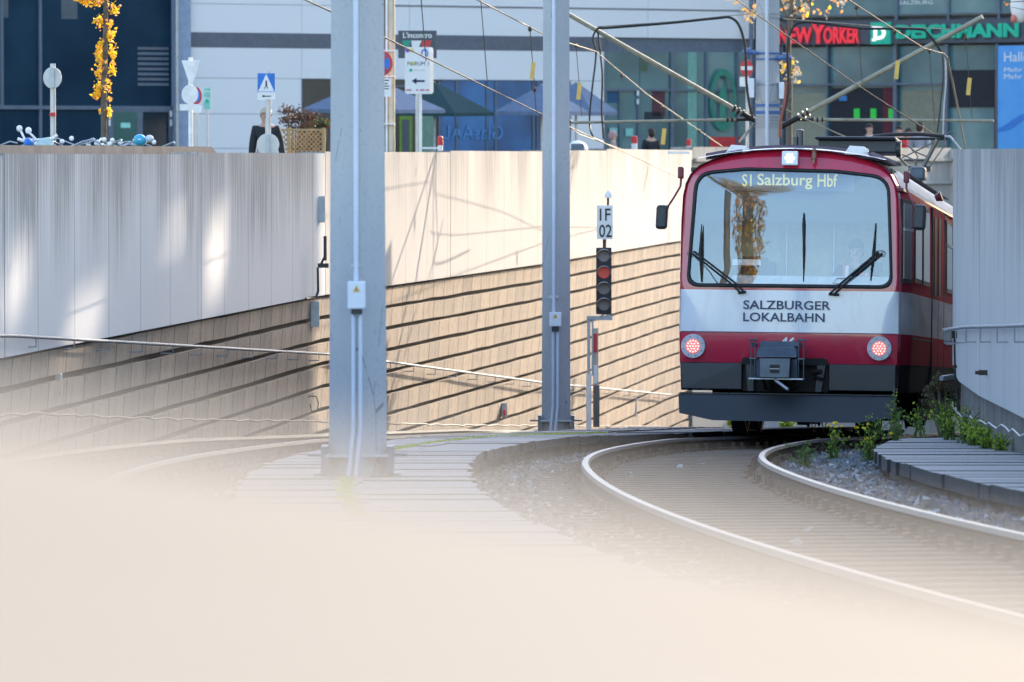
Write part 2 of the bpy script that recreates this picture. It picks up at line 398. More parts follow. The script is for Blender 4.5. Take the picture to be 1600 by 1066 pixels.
# street level around the cutting
sm_ = MB()
for a, b in zip(ds[:-1], ds[1:]):
    for side in (0, 1):
        if side == 0: p = [(-260, a), (WX(a)-.35, a), (WX(b)-.35, b), (-260, b)]
        else: p = [(WR(a)+.35, a), (260, a), (260, b), (WR(b)+.35, b)]
        sm_.add([(x, y, -1.0) for x, y in p], [(0, 1, 2, 3)])
sm_.add([(-260, 144, -1), (260, 144, -1), (260, 1500, -1), (-260, 1500, -1)], [(0, 1, 2, 3)])
sm_.add([(-260, -400, -1), (260, -400, -1), (260, -20, -1), (-260, -20, -1)], [(0, 1, 2, 3)])
tag(sm_.build("street", M['asphalt']), kind='structure')

# ---------------------------------------------------------------- tracks
def rail_mesh(fn, off, d0, d1, parent):
    prof = [(-.026, 0), (.026, 0), (.040, -.03), (.01, -.05), (.01, -.13), (.065, -.145), (.065, -.16), (-.065, -.16), (-.065, -.145), (-.01, -.13), (-.01, -.05), (-.040, -.03)]
    mb = MB(); rows = []; d = d0; st = []
    while d <= d1+.01: st.append(d); d += .75
    for d in st:
        p = offs(fn, d, off); s_ = (fn(d+.2)-fn(d-.2))/.4; n = Vector((1, -s_, 0)).normalized()
        rows.append([Vector((p.x, p.y, zg(p.y)))+n*a+Vector((0, 0, b)) for a, b in prof])
    k = len(prof); vs = [v for r in rows for v in r]
    mb.add(vs, [], 0)
    for i in range(len(rows)-1):
        for j in range(k):
            jj = (j+1) % k; mb.f.append([i*k+j, i*k+jj, (i+1)*k+jj, (i+1)*k+j]); mb.mi.append(0 if j == 0 else 2 if j in (1, 11) else 1); mb.sm.append(False); mb.uv.append(None)
    return mb.build("rail", [M['railtop'], M['rust'], M['railside']], parent)
def track(label, fn, g0, g1, d0, d1, nmax):
    t = thing("railway_track", (fn(d0), d0, zg(d0)), label, "railway track", "curved railway tracks on the ramp")
    rail_mesh(fn, g0, d0, d1, t); rail_mesh(fn, g1, d0, d1, t)
    mid = (g0+g1)/2; base = WL[t]
    sb = MB(); sb.box((0, 0, -.08), (2.5, .25, .16)); s0 = sb.build("sleeper", M['sleeper'], t, local=True, bevel=.012)
    cb = MB()
    cb.box((0, 0, .012), (.34, .17, .024)); cb.box((-.105, 0, .05), (.045, .10, .06)); cb.box((.105, 0, .05), (.045, .10, .06))
    c0 = cb.build("rail_clip", M['rust'], s0, local=True); c0.location = ((g0-g1)/2, 0, .0)
    c1 = c0.copy(); col.objects.link(c1); c1.parent = s0; c1.location = ((g1-g0)/2, 0, 0)
    d = d0+.3; first = True; cnt = 0
    while d < d1 and cnt < nmax:
        p = offs(fn, d, mid); s_ = (fn(d+.2)-fn(d-.2))/.4
        o = s0 if first else copy_tree(s0, t); first = False
        o.location = Vector((p.x+random.uniform(-.03, .03), p.y, zg(p.y)-.155))-base
        o.rotation_euler = (-.04, 0, -math.atan(s_)+random.uniform(-.01, .01)); d += .62; cnt += 1
    return t
track("right hand curved track with shining rails and wooden sleepers under the red tram", XL, 0, 1.62, 13, 74, 98)
track("left hand track curving away beside the long retaining wall", Xb, -1.5, 0, 17, 80, 99)

# ---------------------------------------------------------------- island platform and walkway (planks)
def plank_strip(fn0, o0, fn1, o1, d0, d1, top=.03, pitch=.58, th=.085, jit=.03):
    mb = MB(); d = d0
    while d < d1:
        e = d+pitch*random.uniform(.94, 1.06); g = .007; j0 = random.uniform(-jit, jit); j1 = random.uniform(-jit, jit)
        a = offs(fn0, d+g, o0+j0); b = offs(fn1, d+g, o1+j1); c = offs(fn1, e, o1+j1); f = offs(fn0, e, o0+j0)
        zt = top+random.uniform(-.006, .006)
        P = [Vector((p.x, p.y, zg(p.y)+zt)) for p in (a, b, c, f)]; Q = [p-Vector((0, 0, th)) for p in P]
        uu = random.uniform(0, 40)
        uvs = [[(uu, 0)]*4, [(uu, 0), (uu+(b-a).length, 0), (uu+(b-a).length, .4), (uu, .4)]]+[None]*4
        k = len(mb.v); mb.v += Q+P
        for fi, (f_, mi) in enumerate((((3, 2, 1, 0), 1), ((4, 5, 6, 7), 0), ((0, 1, 5, 4), 1), ((1, 2, 6, 5), 1), ((2, 3, 7, 6), 1), ((3, 0, 4, 7), 1))):
            mb.f.append([k+i for i in f_]); mb.mi.append(mi); mb.sm.append(False)
            mb.uv.append(uvs[fi] if uvs[fi] else [(uu, 0)]*4)
        d = e
    return mb
def slab(fn0, o0, fn1, o1, d0, d1, top, bot):
    mb = MB(); n = int((d1-d0)/1.0); st = [d0+(d1-d0)*i/n for i in range(n+1)]; rows = []
    for d in st:
        a = offs(fn0, d, o0); b = offs(fn1, d, o1)
        rows.append([Vector((a.x, a.y, zg(a.y)+bot)), Vector((b.x, b.y, zg(b.y)+bot)), Vector((b.x, b.y, zg(b.y)+top)), Vector((a.x, a.y, zg(a.y)+top))])
    vs = [v for r in rows for v in r]; fs = []
    for i in range(n):
        for j in range(4): fs.append((i*4+j, i*4+(j+1) % 4, (i+1)*4+(j+1) % 4, (i+1)*4+j))
    fs += [(3, 2, 1, 0), (n*4, n*4+1, n*4+2, n*4+3)]
    return mb.add(vs, fs)
PM = [M['plank'], M['plankedge']]
tag(slab(Xb, 1.2, XL, -1.12, 14, 78, -.045, -.42).build("platform_base", M['base_conc']), kind='structure')
tag(plank_strip(XL, -1.95, XL, -1.0, 14, 78, .03).build("platform_walkway", PM), kind='structure')
tag(plank_strip(Xb, 1.1, Xb, 2.0, 14, 78, .03).build("platform_walkway", PM), kind='structure')
def midX(d): return Xb(d)
tag(slab(Xb, 1.98, XL, -1.97, 14, 78, .012, -.044).build("pavement", M['pave']), kind='structure')
# right-hand walkway ends before the tram
def Rt(d): return XL(d)
def WRf(d): return WR(d)
tag(slab(XL, 1.62+1.22, WRf, -.02, 14, 55.5, -.05, -.45).build("walkway_base", M['base_conc']), kind='structure')
tag(plank_strip(XL, 1.62+1.08, WRf, -.06, 14, 56.5, .03, .62, .115, .018).build("walkway", PM), kind='structure')

# loose stones
def stones(name, n, fn, a0, a1, d0, d1, mats, smin, smax, zoff=-.22, pw=1.0):
    mb = MB()
    for i in range(n):
        d = d0+(d1-d0)*random.random()**pw; p = offs(fn, d, random.uniform(a0, a1)); r = random.uniform(smin, smax)
        c = Vector((p.x, p.y, zg(p.y)+zoff+random.uniform(0, .05)))
        Rm = Matrix.Rotation(random.uniform(0, 6.3), 3, Vector((random.gauss(0, 1), random.gauss(0, 1), random.gauss(0, 1))).normalized())
        vs = [c+Rm@(Vector(q)*r*random.uniform(.6, 1.3)) for q in ((1, 0, 0), (-1, 0, 0), (0, .8, 0), (0, -.8, 0), (0, 0, .6), (0, 0, -.6))]
        mb.add(vs, [(0, 2, 4), (2, 1, 4), (1, 3, 4), (3, 0, 4), (2, 0, 5), (1, 2, 5), (3, 1, 5), (0, 3, 5)], random.choices(range(len(mats)), [6, 3, 1][:len(mats)])[0])
    o = mb.build(name, mats); return tag(o, kind='stuff')
tag(stones("ballast_stones", 5200, XL, 1.72, 2.72, 22, 60, [M['stone1'], M['stone2'], M['stone3']], .035, .085), "loose grey ballast stones between the right rail and the plank walkway", "gravel")
tag(stones("ballast_stones", 5200, XL, -1.08, -.08, 24, 62, [M['stone2'], M['stone1'], M['stone3']], .025, .05), "brownish ballast stones between the island platform and the left rail", "gravel")
tag(stones("ballast_stones", 5000, XL, .08, 1.54, 18, 62, [M['rust'], M['stone2'], M['stone3']], .014, .03, -.245), "dark ballast stones lying between the sleepers of the tram track", "gravel")
tag(stones("ballast_stones", 2500, Xb, -2.4, 1.0, 40, 66, [M['stone2'], M['stone1'], M['stone3']], .02, .045, -.225), "pale ballast stones around the left hand track", "gravel")

# moss seam between asphalt and planks, grass tufts
mb = MB()
for i in range(2600):
    d = random.uniform(30, 62); p = offs(XL, d, -1.96+random.gauss(0, .03)); mb.leaf(Vector((p.x, p.y, zg(p.y)+.035)), .03)
tag(mb.build("moss", M['leaf_l']), "thin yellow green line of moss along the platform planks", "moss", kind='stuff')

# ---------------------------------------------------------------- retaining walls
def plan_len(tab, d0, d1, n=60):
    L_ = 0; pts = []
    for i in range(n+1):
        d = d0+(d1-d0)*i/n; p = Vector((interp(tab, d), d, 0))
        if pts: L_ += (p-pts[-1][0]).length
        pts.append((p, L_))
    return pts
def wall_strip(tab, d0, d1, z0, z1, off0, off1, thick, side, u0=0, n=None, jit=0, bot=None):
    """vertical strip following the plan line; face offset off0 at bottom and off1 at top towards the track"""
    n = n or max(2, int((d1-d0)/1.2)); pts = plan_len(tab, d0, d1, n); mb = MB(); rows = []
    for i, (p, L_) in enumerate(pts):
        a = pts[max(i-1, 0)][0]; b = pts[min(i+1, n)][0]; t = (b-a).normalized(); nr = Vector((t.y, -t.x, 0))*side
        jo = random.uniform(-.006, .006)*jit; jz = random.uniform(-.008, .008)*jit; q0 = p+nr*(off0+jo); q1 = p+nr*(off1+jo); k = p-nr*thick
        rows.append(([Vector((q0.x, q0.y, z0+jz)), Vector((q1.x, q1.y, z1+jz)), Vector((k.x, k.y, z1+jz)), Vector((k.x, k.y, z0+jz))], L_+u0))
    vs = [v for r, _ in rows for v in r]; fs = []; uvs = []
    for i in range(n):
        ua, ub = rows[i][1], rows[i+1][1]
        for j, (va, vb) in enumerate(((z0, z1), (z1, z1), (z1, z0), (z0, z0))):
            fs.append((i*4+j, (i+1)*4+j, (i+1)*4+(j+1) % 4, i*4+(j+1) % 4)); uvs.append([(ua, va), (ub, va), (ub, vb), (ua, vb)])
    e = n*4; fs += [(0, 1, 2, 3), (e+3, e+2, e+1, e)]; uvs += [[(u0, z0), (u0, z1), (u0+.3, z1), (u0+.3, z0)]]*2
    mb.add(vs, fs, 0, False, uvs); return mb, pts[-1][1]+u0
ztop = lambda d: interp([(20, .0), (52, .02), (75, .06), (121, .17), (141, .19)], d)
wl = thing("retaining_wall", (WX(60), 60, zg(60)), "long concrete retaining wall with pale streaked panels above brown stepped block courses", "wall")
seams = [-10, 30, 51.8, 64.0, 75.3, 86.5, 97, 108, 126]; u = 0
for a, b in zip(seams[:-1], seams[1:]):
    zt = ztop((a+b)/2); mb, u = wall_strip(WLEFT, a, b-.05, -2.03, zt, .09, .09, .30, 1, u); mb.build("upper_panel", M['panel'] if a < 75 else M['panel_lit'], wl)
mb, _ = wall_strip(WLEFT, -10, 126, -8.6, -.2, -.07, -.07, .5, 1); mb.build("wall_backing", M['dark_gap'], wl)
for k in range(19):
    zt = -2.07-.34*k; mb, _ = wall_strip(WLEFT, 36, 126, zt-.275, zt, .0, .022, .05, 1, random.choice((0, .5))+random.uniform(-.08, .08), jit=1); mb.build("block_course", M['course'], wl)
M['panel_far'] = wall_panel_mat("aged grey concrete", (.38, .37, .35), (.46, .44, .40), .6, .3, 2.2)
we = thing("retaining_wall", (WX(130), 130, zg(130)), "far grey concrete headwall with ledges behind the tram roof", "wall")
mb, _ = wall_strip(WLEFT, 126, 141, -8.6, .24, .1, .1, .5, 1); mb.build("wall_face", M['panel_far'], we)
for z_ in (.0, -.62):
    mb, _ = wall_strip(WLEFT, 126, 141, z_-.12, z_-.04, .2, .2, -.11, 1); mb.build("ledge", M['panel_far'], we)

wr = thing("retaining_wall", (WR(50), 50, zg(50)), "curved grey concrete wall at the right edge with a lighter panel above a rough base", "wall")
mb, u = wall_strip(WRIGHT, -10, 51.3, -2.40, .075, .10, .10, .45, -1, 0, 40); mb.build("upper_panel", M['panel_r'], wr)
mb, u = wall_strip(WRIGHT, 51.35, 80, -2.40, .075, .10, .10, .45, -1, 2.3, 60); mb.build("upper_panel", M['panel_r'], wr)
mb, _ = wall_strip(WRIGHT, -10, 80, -6.5, -2.405, .03, .0, .5, -1, 0, 90); mb.build("wall_base", M['base_conc'], wr)
# far right side of the cutting
wf = thing("retaining_wall", (WR(100), 100, zg(100)), "far right concrete side of the cutting behind the tram", "wall")
mb, _ = wall_strip(WRIGHT, 80.05, 135, -9, .05, .05, .05, .4, -1, 0, 30); mb.build("wall_face", M['panel_far'], wf)

wc = thing('retaining_wall', (20, 141, zg(141)), 'unseen pale wall added across the cutting end to block low sky light', 'wall')
mb = MB(); mb.hexa([Vector(p) for p in ((11.9, 140.9, -9), (30, 136, -9), (30, 136.6, -9), (11.9, 141.6, -9), (11.9, 140.9, .2), (30, 136, .2), (30, 136.6, .2), (11.9, 141.6, .2))]); mb.build('wall_face', mat('pale blocker concrete', (.62, .56, .48), .9), wc)  # added to stop sky leaking in, kept pale for the window reflections
# brownish planter kerb behind the left wall
LEDGE = [(d, x-1.0) for d, x in WLEFT]
pl = thing("planter_kerb", (LEDGE[2][1], 56, -1), "low brownish concrete kerb standing behind the left wall top", "kerb")
M['kerb'] = mat("brown stained concrete", (.36, .29, .24), .9, c2=(.27, .215, .175), ns=2.2)
M['kerbtop'] = mat("grey kerb top", (.42, .42, .42), .9)
mb = MB(); n = 24
for i in range(n):
    for sgn in (0,):
        d0 = 46+(71.2-46)*i/n; d1 = 46+(71.2-46)*(i+1)/n
        h0 = .125+.0008*(d0-52); h1 = .125+.0008*(d1-52)
        P = [(interp(LEDGE, d0)-.4, d0), (interp(LEDGE, d0)+.1, d0), (interp(LEDGE, d1)+.1, d1), (interp(LEDGE, d1)-.4, d1)]
        mb.hexa([Vector((x, y, -1)) for x, y in P]+[Vector((P[0][0], P[0][1], h0)), Vector((P[1][0]-.03, P[1][1], h0)), Vector((P[2][0]-.03, P[2][1], h1)), Vector((P[3][0], P[3][1], h1))])
P = [(interp(LEDGE, 71.2)-.4, 71.2), (interp(LEDGE, 71.2)+.1, 71.2), (interp(LEDGE, 72.2)+.1, 72.2), (interp(LEDGE, 72.2)-.4, 72.2)]
mb.hexa([Vector((x, y, -1)) for x, y in P]+[Vector((P[0][0], P[0][1], .14)), Vector((P[1][0]-.03, P[1][1], .14)), Vector((P[2][0]-.03, P[2][1], -.05)), Vector((P[3][0], P[3][1], -.05))])
mb.build("kerb_body", M['kerb'], pl)

# handrails
def handrail(label, tab, side, d0, d1, zt, step, drop, armoff):
    t = thing("handrail", (interp(tab, d0), d0, zg(d0)), label, "handrail"); mb = MB(); n = int((d1-d0)/1.0); path = []
    for i in range(n+1):
        d = d0+(d1-d0)*i/n; a = Vector((interp(tab, d-.5), d-.5, 0)); b = Vector((interp(tab, d+.5), d+.5, 0)); tt = (b-a).normalized(); nr = Vector((tt.y, -tt.x, 0))*side
        p = Vector((interp(tab, d), d, 0))+nr*armoff; path.append(Vector((p.x, p.y, zt(d))))
    mb.tube(path, .019, 8); mb.build("rail", M['railpipe'], t); first = None
    d = d0+.6
    while d < d1:
        a = Vector((interp(tab, d-.5), d-.5, 0)); b = Vector((interp(tab, d+.5), d+.5, 0)); tt = (b-a).normalized(); nr = Vector((tt.y, -tt.x, 0))*side
        p = Vector((interp(tab, d), d, 0))+nr*armoff
        if first is None:
            mb = MB(); mb.tube([(0, 0, -.01), (0, 0, -drop), tuple(-nr*(armoff-.02)+Vector((0, 0, -drop)))], .009, 6); first = mb.build("bracket", M['galv'], t, local=True); o = first
        else:
            o = first.copy(); col.objects.link(o); o.parent = t
        o.location = Vector((p.x, p.y, zt(d)))-WL[t]; d += step
    return t
zr_left = lambda d: interp([(40, -1.38), (52, -1.82), (75.6, -2.92), (97, -4.29), (121, -5.63)], d)
handrail("long galvanised handrail pipe running down along the left retaining wall", WLEFT, 1, 44, 121, zr_left, 2.1, .10, .17)
zr_right = lambda d: interp([(30, -.92), (47.9, -1.585), (52, -1.73), (57, -1.94), (60, -2.02), (62, -2.05)], d)
handrail("galvanised handrail on the curved right wall with rectangular brackets", WRIGHT, -1, 36, 61.0, zr_right, 1.7, .15, .2)

# cable runs along the walls
def cable(name, label, pts, r, matn, loops=None, cat="cable"):
    mb = MB(); mb.tube(pts, r, 6); o = mb.build(name, matn); return tag(o, label, cat)
pts = []
for i in range(160):
    d = 46+(118-46)*i/159; z_ = interp([(46, -2.55), (52, -2.62), (62, -3.2), (75.6, -3.93), (86, -4.53), (97, -5.12), (121, -6.4)], d)
    pts.append(Vector((WX(d)+.16+.02*math.sin(i*2.3), d, z_+.025*abs(math.sin(i*.9))+random.uniform(-.008, .008))))
cable("wall_cable", "thin dark sagging cable clipped low along the left wall blocks", pts, .014, M['black'])
pts = []
for i in range(60):
    d = 36+(58.4-36)*i/59; z_ = interp([(36, -2.4), (48, -2.56), (54, -2.72), (57, -2.78), (59, -2.80)], d)
    pts.append(Vector((WR(d)-.12+.01*math.sin(i), d, z_+.02*math.sin(i*2.1)+random.uniform(-.01, .01))))
cable("wall_cable", "bright wavy cable fixed low on the right wall base", pts, .009, M['galv'])
p0 = 55.6
mb = MB(); mb.tube([Vector((WR(p0)-.13, p0, -1.95)), Vector((WR(p0)-.12, p0, -2.4)), Vector((WR(p0)-.07, p0, -2.78))], .012, 6)
mb.box((WR(p0)-.13, p0, -1.93), (.06, .06, .08)); mb.box((WR(p0)-.12, p0, -2.28), (.05, .04, .03))
tag(mb.build("drop_cable", M['black']), "short black cable dropping from the right handrail to the wall base", "cable")
mb = MB(); p0 = 50.5; mb.tube([Vector((WR(p0)-.10, p0, -2.13)), Vector((WR(p0)-.22, p0, -2.13))], .02, 6); mb.box((WR(p0)-.14, p0, -2.13), (.09, .05, .05))
tag(mb.build("wall_bolt", M['rust']), "small rusty bracket on the right wall panel", "bracket")
mb = MB(); p0 = 58.5; mb.tube([Vector((WR(p0)-.02, p0, -2.5)), Vector((WR(p0)-.26, p0-.3, -2.52))], .03, 8)
tag(mb.build("pipe_stub", M['galv']), "short blue grey pipe stub poking from the right wall base", "pipe")

# ---------------------------------------------------------------- concrete poles
def pole_body(c, zb, zt, w0, w1, mb=None):
    mb = mb or MB(); ch = .30
    def ringp(w, z_):
        h = w/2; out = []
        sq = [Vector((0, -h*1.0)), Vector((h, 0)), Vector((0, h)), Vector((-h, 0))]
        for i in range(4):
            a, b = sq[i], sq[(i+1) % 4]; out += [a.lerp(b, ch*.35), a.lerp(b, 1-ch*.35)]
        return [Vector((c.x+p.x, c.y+p.y, z_)) for p in out]
    # widen so the silhouette equals w
    r0 = ringp(w0*1.10, zb); r1 = ringp(w1*1.10, zt); n = 8
    return mb.add(r0+r1, [(i, (i+1) % n, n+(i+1) % n, n+i) for i in range(n)]+[tuple(range(n))[::-1], tuple(range(n, 2*n))])
def mast(label, px, d, zb, w0, w1, zt, boxpx, pipe_px, base=True):
    c = at(px, 0, d); c.z = 0; s = F/d
    t = thing("catenary_mast", (c.x, c.y, zb), label, "mast", "concrete masts along the platform")
    pole_body(c, zb, zt, w0, w1).build("shaft", M['pole'], t)
    if not boxpx: return t, c
    bx0, bx1, by0, by1 = boxpx; zf = lambda py: (HY-py)/s; X = lambda q: (q-800)/s
    hw = w0*.54; yf = d-hw
    # conduits on the front edge
    mb = MB(); xx = X(pipe_px[0]); mb.tube([(xx, yf-.03, zt-.2), (xx, yf-.03, zf(by0-12)), (xx, yf-.04, zf(by0))], pipe_px[1]/s/2, 10); mb.build("conduit", M['conduit'], t)
    zlow = zb+(.28 if base else .1)
    for sx in (-1, 1):
        xq = X((bx0+bx1)/2+sx*pipe_px[2]); mb = MB()
        mb.tube([(xq, yf-.03, zf(by1+8)), (xq, yf-.03, zlow+.1), (xq-.01, yf-.04, zlow), (xq-.035, yf-.06, zb+.02)], pipe_px[1]/s/2*.85, 10); mb.build("conduit", M['conduit'], t)
    mb = MB(); mb.box((X((bx0+bx1)/2), yf-.06, zf((by0+by1)/2)), ((bx1-bx0)/s, .11, (by1-by0)/s)); b_ = mb.build("junction_box", M['box'], t, bevel=.012)
    mb = MB(); cx, cz, r_ = X((bx0+bx1)/2), zf(by0+(by1-by0)*.27), (bx1-bx0)/s*.2
    mb.prism([(cx-r_, yf-.118, cz-r_*.8), (cx+r_, yf-.118, cz-r_*.8), (cx, yf-.118, cz+r_)], (0, -.003, 0)); mb.build("warning_triangle", M['yellow'], b_)
    mb = MB(); mb.prism([(cx-r_*.12, yf-.1215, cz-r_*.5), (cx+r_*.12, yf-.1215, cz-r_*.5), (cx, yf-.1215, cz+r_*.55)], (0, -.002, 0)); mb.build("warning_bolt", M['black'], b_)
    mb = MB(); mb.box((X((bx0+bx1)/2), yf-.05, zf(by1+4)), ((bx1-bx0)/s*.6, .06, 8/s)); mb.build("cable_gland", M['dark'], b_)
    mb = MB(); mb.box((xx, yf-.02, zf(by0-24)), (16/s, .03, 4/s)); mb.build("conduit_clip", M['galv'], t)
    if base:
        for sx in (-1, 1):
            mb = MB(); bxp = c.x+sx*(w0*.56); mb.box((bxp, d-.05, zb+.12), (.05, .30, .24)); mb.box((bxp+sx*.03, d-.05, zb+.02), (.10, .30, .03))
            mb.tube([(bxp-.02, d-.1, zb+.17), (bxp+sx*.13, d-.1, zb+.17)], .012, 6); mb.build("foot_bracket", M['steelplate'], t)
        mb = MB(); mb.box((c.x, d-hw*.35, zb+.17), (w0*1.06, .26, .02)); mb.build("clamp_band", M['galv'], t)
    return t, c
d1_ = 39.6
mast("nearest tall grey concrete mast with long conduit and white junction box on the platform", 559, d1_, zg(d1_)+.03, .455, .40, 2.2, (545, 573, 438, 481), (558, 8, 5.5))
d2_ = 70.0
mast("second slimmer concrete mast with small white box at the far end of the platform", 869, d2_, zg(d2_)-.02, .40, .355, 3.2, (858, 877, 487, 509), (865, 6, 3.6))
d3 = 90.0; s3 = F/d3
t3, c3 = mast("far concrete catenary mast carrying pale booms behind the tram roof", 1199, d3, zg(d3)-.2, .45, .41, 3.6, None, None)
Z3 = lambda py: (HY-py)/s3; X3 = lambda px: (px-800)/s3
mb = MB(); mb.tube([(X3(1196), d3-.29, 3.5), (X3(1197), d3-.30, Z3(300))], .03, 8); mb.build("conduit", M['conduit'], t3)
for py, h, mm in ((84, 3, 'blue_ins'), (93, 3, 'blue_ins'), (132, 2, 'galv'), (159, 2, 'galv'), (165, 5, 'blue_ins'), (176, 5, 'blue_ins'), (183, 2, 'galv'), (188, 2, 'galv'), (193, 2, 'galv'), (198, 2, 'galv'), (22, 2, 'galv'), (28, 2, 'galv')):
    mb = pole_body(c3, Z3(py)-h/s3/2, Z3(py)+h/s3/2, .455, .455); mb.build("clamp_band", M[mm], t3)
for sx, px, py in ((-1, 1168, 83), (1, 1226, 91)):
    mb = MB()
    for k in range(4): mb.tube([(X3(px)+sx*(-.04+k*.03), d3-.1, Z3(py)), (X3(px)+sx*(-.04+k*.03+.018), d3-.1, Z3(py))], .085, 12)
    mb.tube([(X3(px)-sx*.15, d3-.1, Z3(py)), (X3(px)+sx*.1, d3-.1, Z3(py))], .04, 8); mb.build("insulator", M['blue_ins'], t3)
for px, py, w_, h_ in ((1173, 138, 9, 30), (1220, 142, 8, 26)):
    mb = MB(); mb.box((X3(px), d3-.1, Z3(py)), (w_/s3, .16, h_/s3)); mb.build("junction_box", M['box'], t3, bevel=.01)
mb = MB(); mb.box((X3(1226), d3-.15, Z3(143)), (4/s3, .05, 14/s3)); mb.build("warning_label", M['yellow'], t3)
def boom(px0, py0, px1, py1, r, dd=-1.2):
    mb = MB(); a = at(px0, py0, d3); b = at(px1, py1, d3+dd); mb.tube([a, b], r, 10); o = mb.build("boom", M['boom'], t3); o
    mb = MB(); v = (b-a).normalized()
    for k in range(3): mb.tube([a+v*(.08+k*.09), a+v*(.11+k*.09)], r*1.7, 10)
    mb.tube([a-v*.28, a+v*.1], r*1.15, 8); mb.build("insulator", M['black'], o)
boom(1166, 181, 872, 14, .040); boom(1241, 187, 1534, 27, .044)
boom(1158, 187, 884, 192, .026); boom(1262, 187, 1552, 189, .028)
mb = MB(); mb.tube([at(1178, 192, 90), at(1163, 213, 89.5), at(1155, 222, 89)], [.012, .03, .02], 8); mb.build("stay_link", M['boom'], t3)
for pts_ in ([(1218, 165), (1240, 178), (1262, 188), (1300, 205), (1330, 218)],):
    mb = MB(); mb.tube([at(x, y, 89.4) for x, y in pts_], .014, 6); mb.build("stay_wire", M['boom'], t3)

# signal-red feeder cables
def poly_cable(name, label, pts, r, m, cat="cable"):
    # smooth through the points
    P = [at(*p) for p in pts]; out = []
    for i in range(len(P)-1):
        p0, p1, p2, p3 = P[max(i-1, 0)], P[i], P[i+1], P[min(i+2, len(P)-1)]
        for k in range(6):
            t = k/6; out.append(.5*((2*p1)+(-p0+p2)*t+(2*p0-5*p1+4*p2-p3)*t*t+(-p0+3*p1-3*p2+p3)*t**3))
    out.append(P[-1]); mb = MB(); mb.tube(out, r, 7); return tag(mb.build(name, m), label, cat)
e = 89.0
poly_cable("feeder_cable", "black feeder cable arching from the left boom to the far mast", [(934, 44, e), (950, 44, e), (1040, 37, e), (1120, 29, e), (1140, 28, e), (1154, 40, e), (1163, 70, e), (1165, 100, e), (1166, 130, e), (1170, 160, e), (1176, 186, e)], .024, M['black'])
poly_cable("feeder_cable", "black feeder cable arching from the far mast to the right boom", [(1222, 188, e), (1230, 150, e), (1231, 120, e), (1230, 75, e), (1236, 48, e), (1250, 36, e), (1290, 38, e), (1350, 45, e), (1430, 46, e), (1448, 52, e), (1470, 82, e)], .022, M['black'])
poly_cable("cable_loop", "black cable loop hanging left of the feeder joint down to the lower wire", [(934, 44, e), (926, 60, e), (931, 85, e), (925, 140, e), (921, 190, e), (927, 214, e), (942, 222, 92)], .016, M['black'])
poly_cable("cable_loop", "second black cable hanging straight from the feeder joint", [(934, 50, e), (938, 85, e), (941, 120, e), (940, 170, e), (942, 205, e), (943, 218, e)], .017, M['black'])
poly_cable("cable_loop", "black cable pair hanging from the right boom joint", [(1472, 84, e), (1473, 120, e), (1469, 165, e), (1464, 208, e)], .014, M['black'])
poly_cable("cable_loop", "grey steel cable hanging beside the black one at the right boom", [(1476, 86, e), (1477, 130, e), (1474, 170, e), (1473, 210, e)], .014, M['galv'])
mb = MB(); mb.tube([at(1229, 128, e), at(1226, 160, e), at(1219, 190, e), at(1218, 215, e)], .03, 7); tag(mb.build("cable_sleeve", mat("red brown sleeve", (.30, .09, .06), .6)), "reddish brown cable sleeve right of the far mast", "cable")

def wire(label, pts, r, droppers=(), m=None):
    t = thing("overhead_wire", at(*pts[0]), label, "overhead wire", None); mb = MB(); mb.tube([at(*p) for p in pts], r, 6); mb.build("wire", m or M['wire'], t)
    for (px, py0, py1, d, tagp) in droppers:
        mb = MB(); mb.tube([at(px, py0, d), at(px+(py1-py0)*.08, py1, d)], .006, 5); a = at(px, py0, d)
        mb.ball(a, (.03, .03, .04), 8, 6); dr = mb.build("dropper", M['wire'], t)
        if tagp:
            mb = MB(); q = at(px+(tagp[0]-py0)*.08, (tagp[0]+tagp[1])/2, d); mb.box(q-Vector((0, .02, 0)), (6.5*d/F, .012, (tagp[1]-tagp[0])*d/F), Matrix.Rotation(.1, 3, 'Y')); mb.build("tag", M['yellow'], dr)
    return t
wire("long contact wire descending from the upper left past both near masts", [(420, -26, 44), (512, 16, 48), (597, 57, 53), (845, 178, 75), (1055, 275, 112)], .009, ((655, -40, 96, 58, None), (748, -40, 135, 66, None), (835, 140, 176, 74, None)))
wire("upper messenger wire dropping from the top centre to the left boom joint", [(700, -26, 56), (745, 0, 60), (845, 52, 76), (886, 67, 84), (931, 81, 88.6)], .009, ((828, 46, 140, 72, (98, 124)), (900, 72, 182, 87, (130, 156))))
wire("thin wire slanting from the left boom joint down to the tram roof", [(931, 81, 88.8), (943, 91, 89), (1010, 147, 96), (1128, 229, 108)], .008, ((971, 118, 128, 92, None), (1034, 168, 226, 98, (201, 226)), (1092, 205, 230, 104, None)), M['boom'])
wire("lower left stay wire under the horizontal boom", [(886, 196, 88), (905, 210, 90), (975, 235, 98), (1048, 272, 110)], .008, ((890, 190, 198, 88, None),), M['boom'])
wire("contact wire running down to the raised pantograph", [(1105, -34, 58), (1149, 0, 64), (1200, 36, 68), (1337, 132, 74), (1400, 173, 75.5), (1462, 212, 77)], .008, ((1337, 12, 130, 74, None), (1264, -10, 80, 71, None)))
wire("messenger wire slanting from the top right to the right boom joint", [(1290, -26, 56), (1324, 0, 60), (1400, 49, 74), (1443, 76, 84), (1473, 84, 88.6)], .009, ((1397, 50, 124, 74, (95, 124)), (1451, 80, 195, 86, None)))
wire("pale wire falling from the right boom joint behind the right wall", [(1473, 84, 88.8), (1480, 92, 89), (1490, 140, 96), (1502, 200, 104), (1508, 236, 110)], .016, (), M['boom'])
wire("dropper line under the right boom with a yellow tag", [(1505, 43, 88.5), (1508, 80, 88.5)], .006, ((1508, 60, 186, 88.5, (122, 149)),))
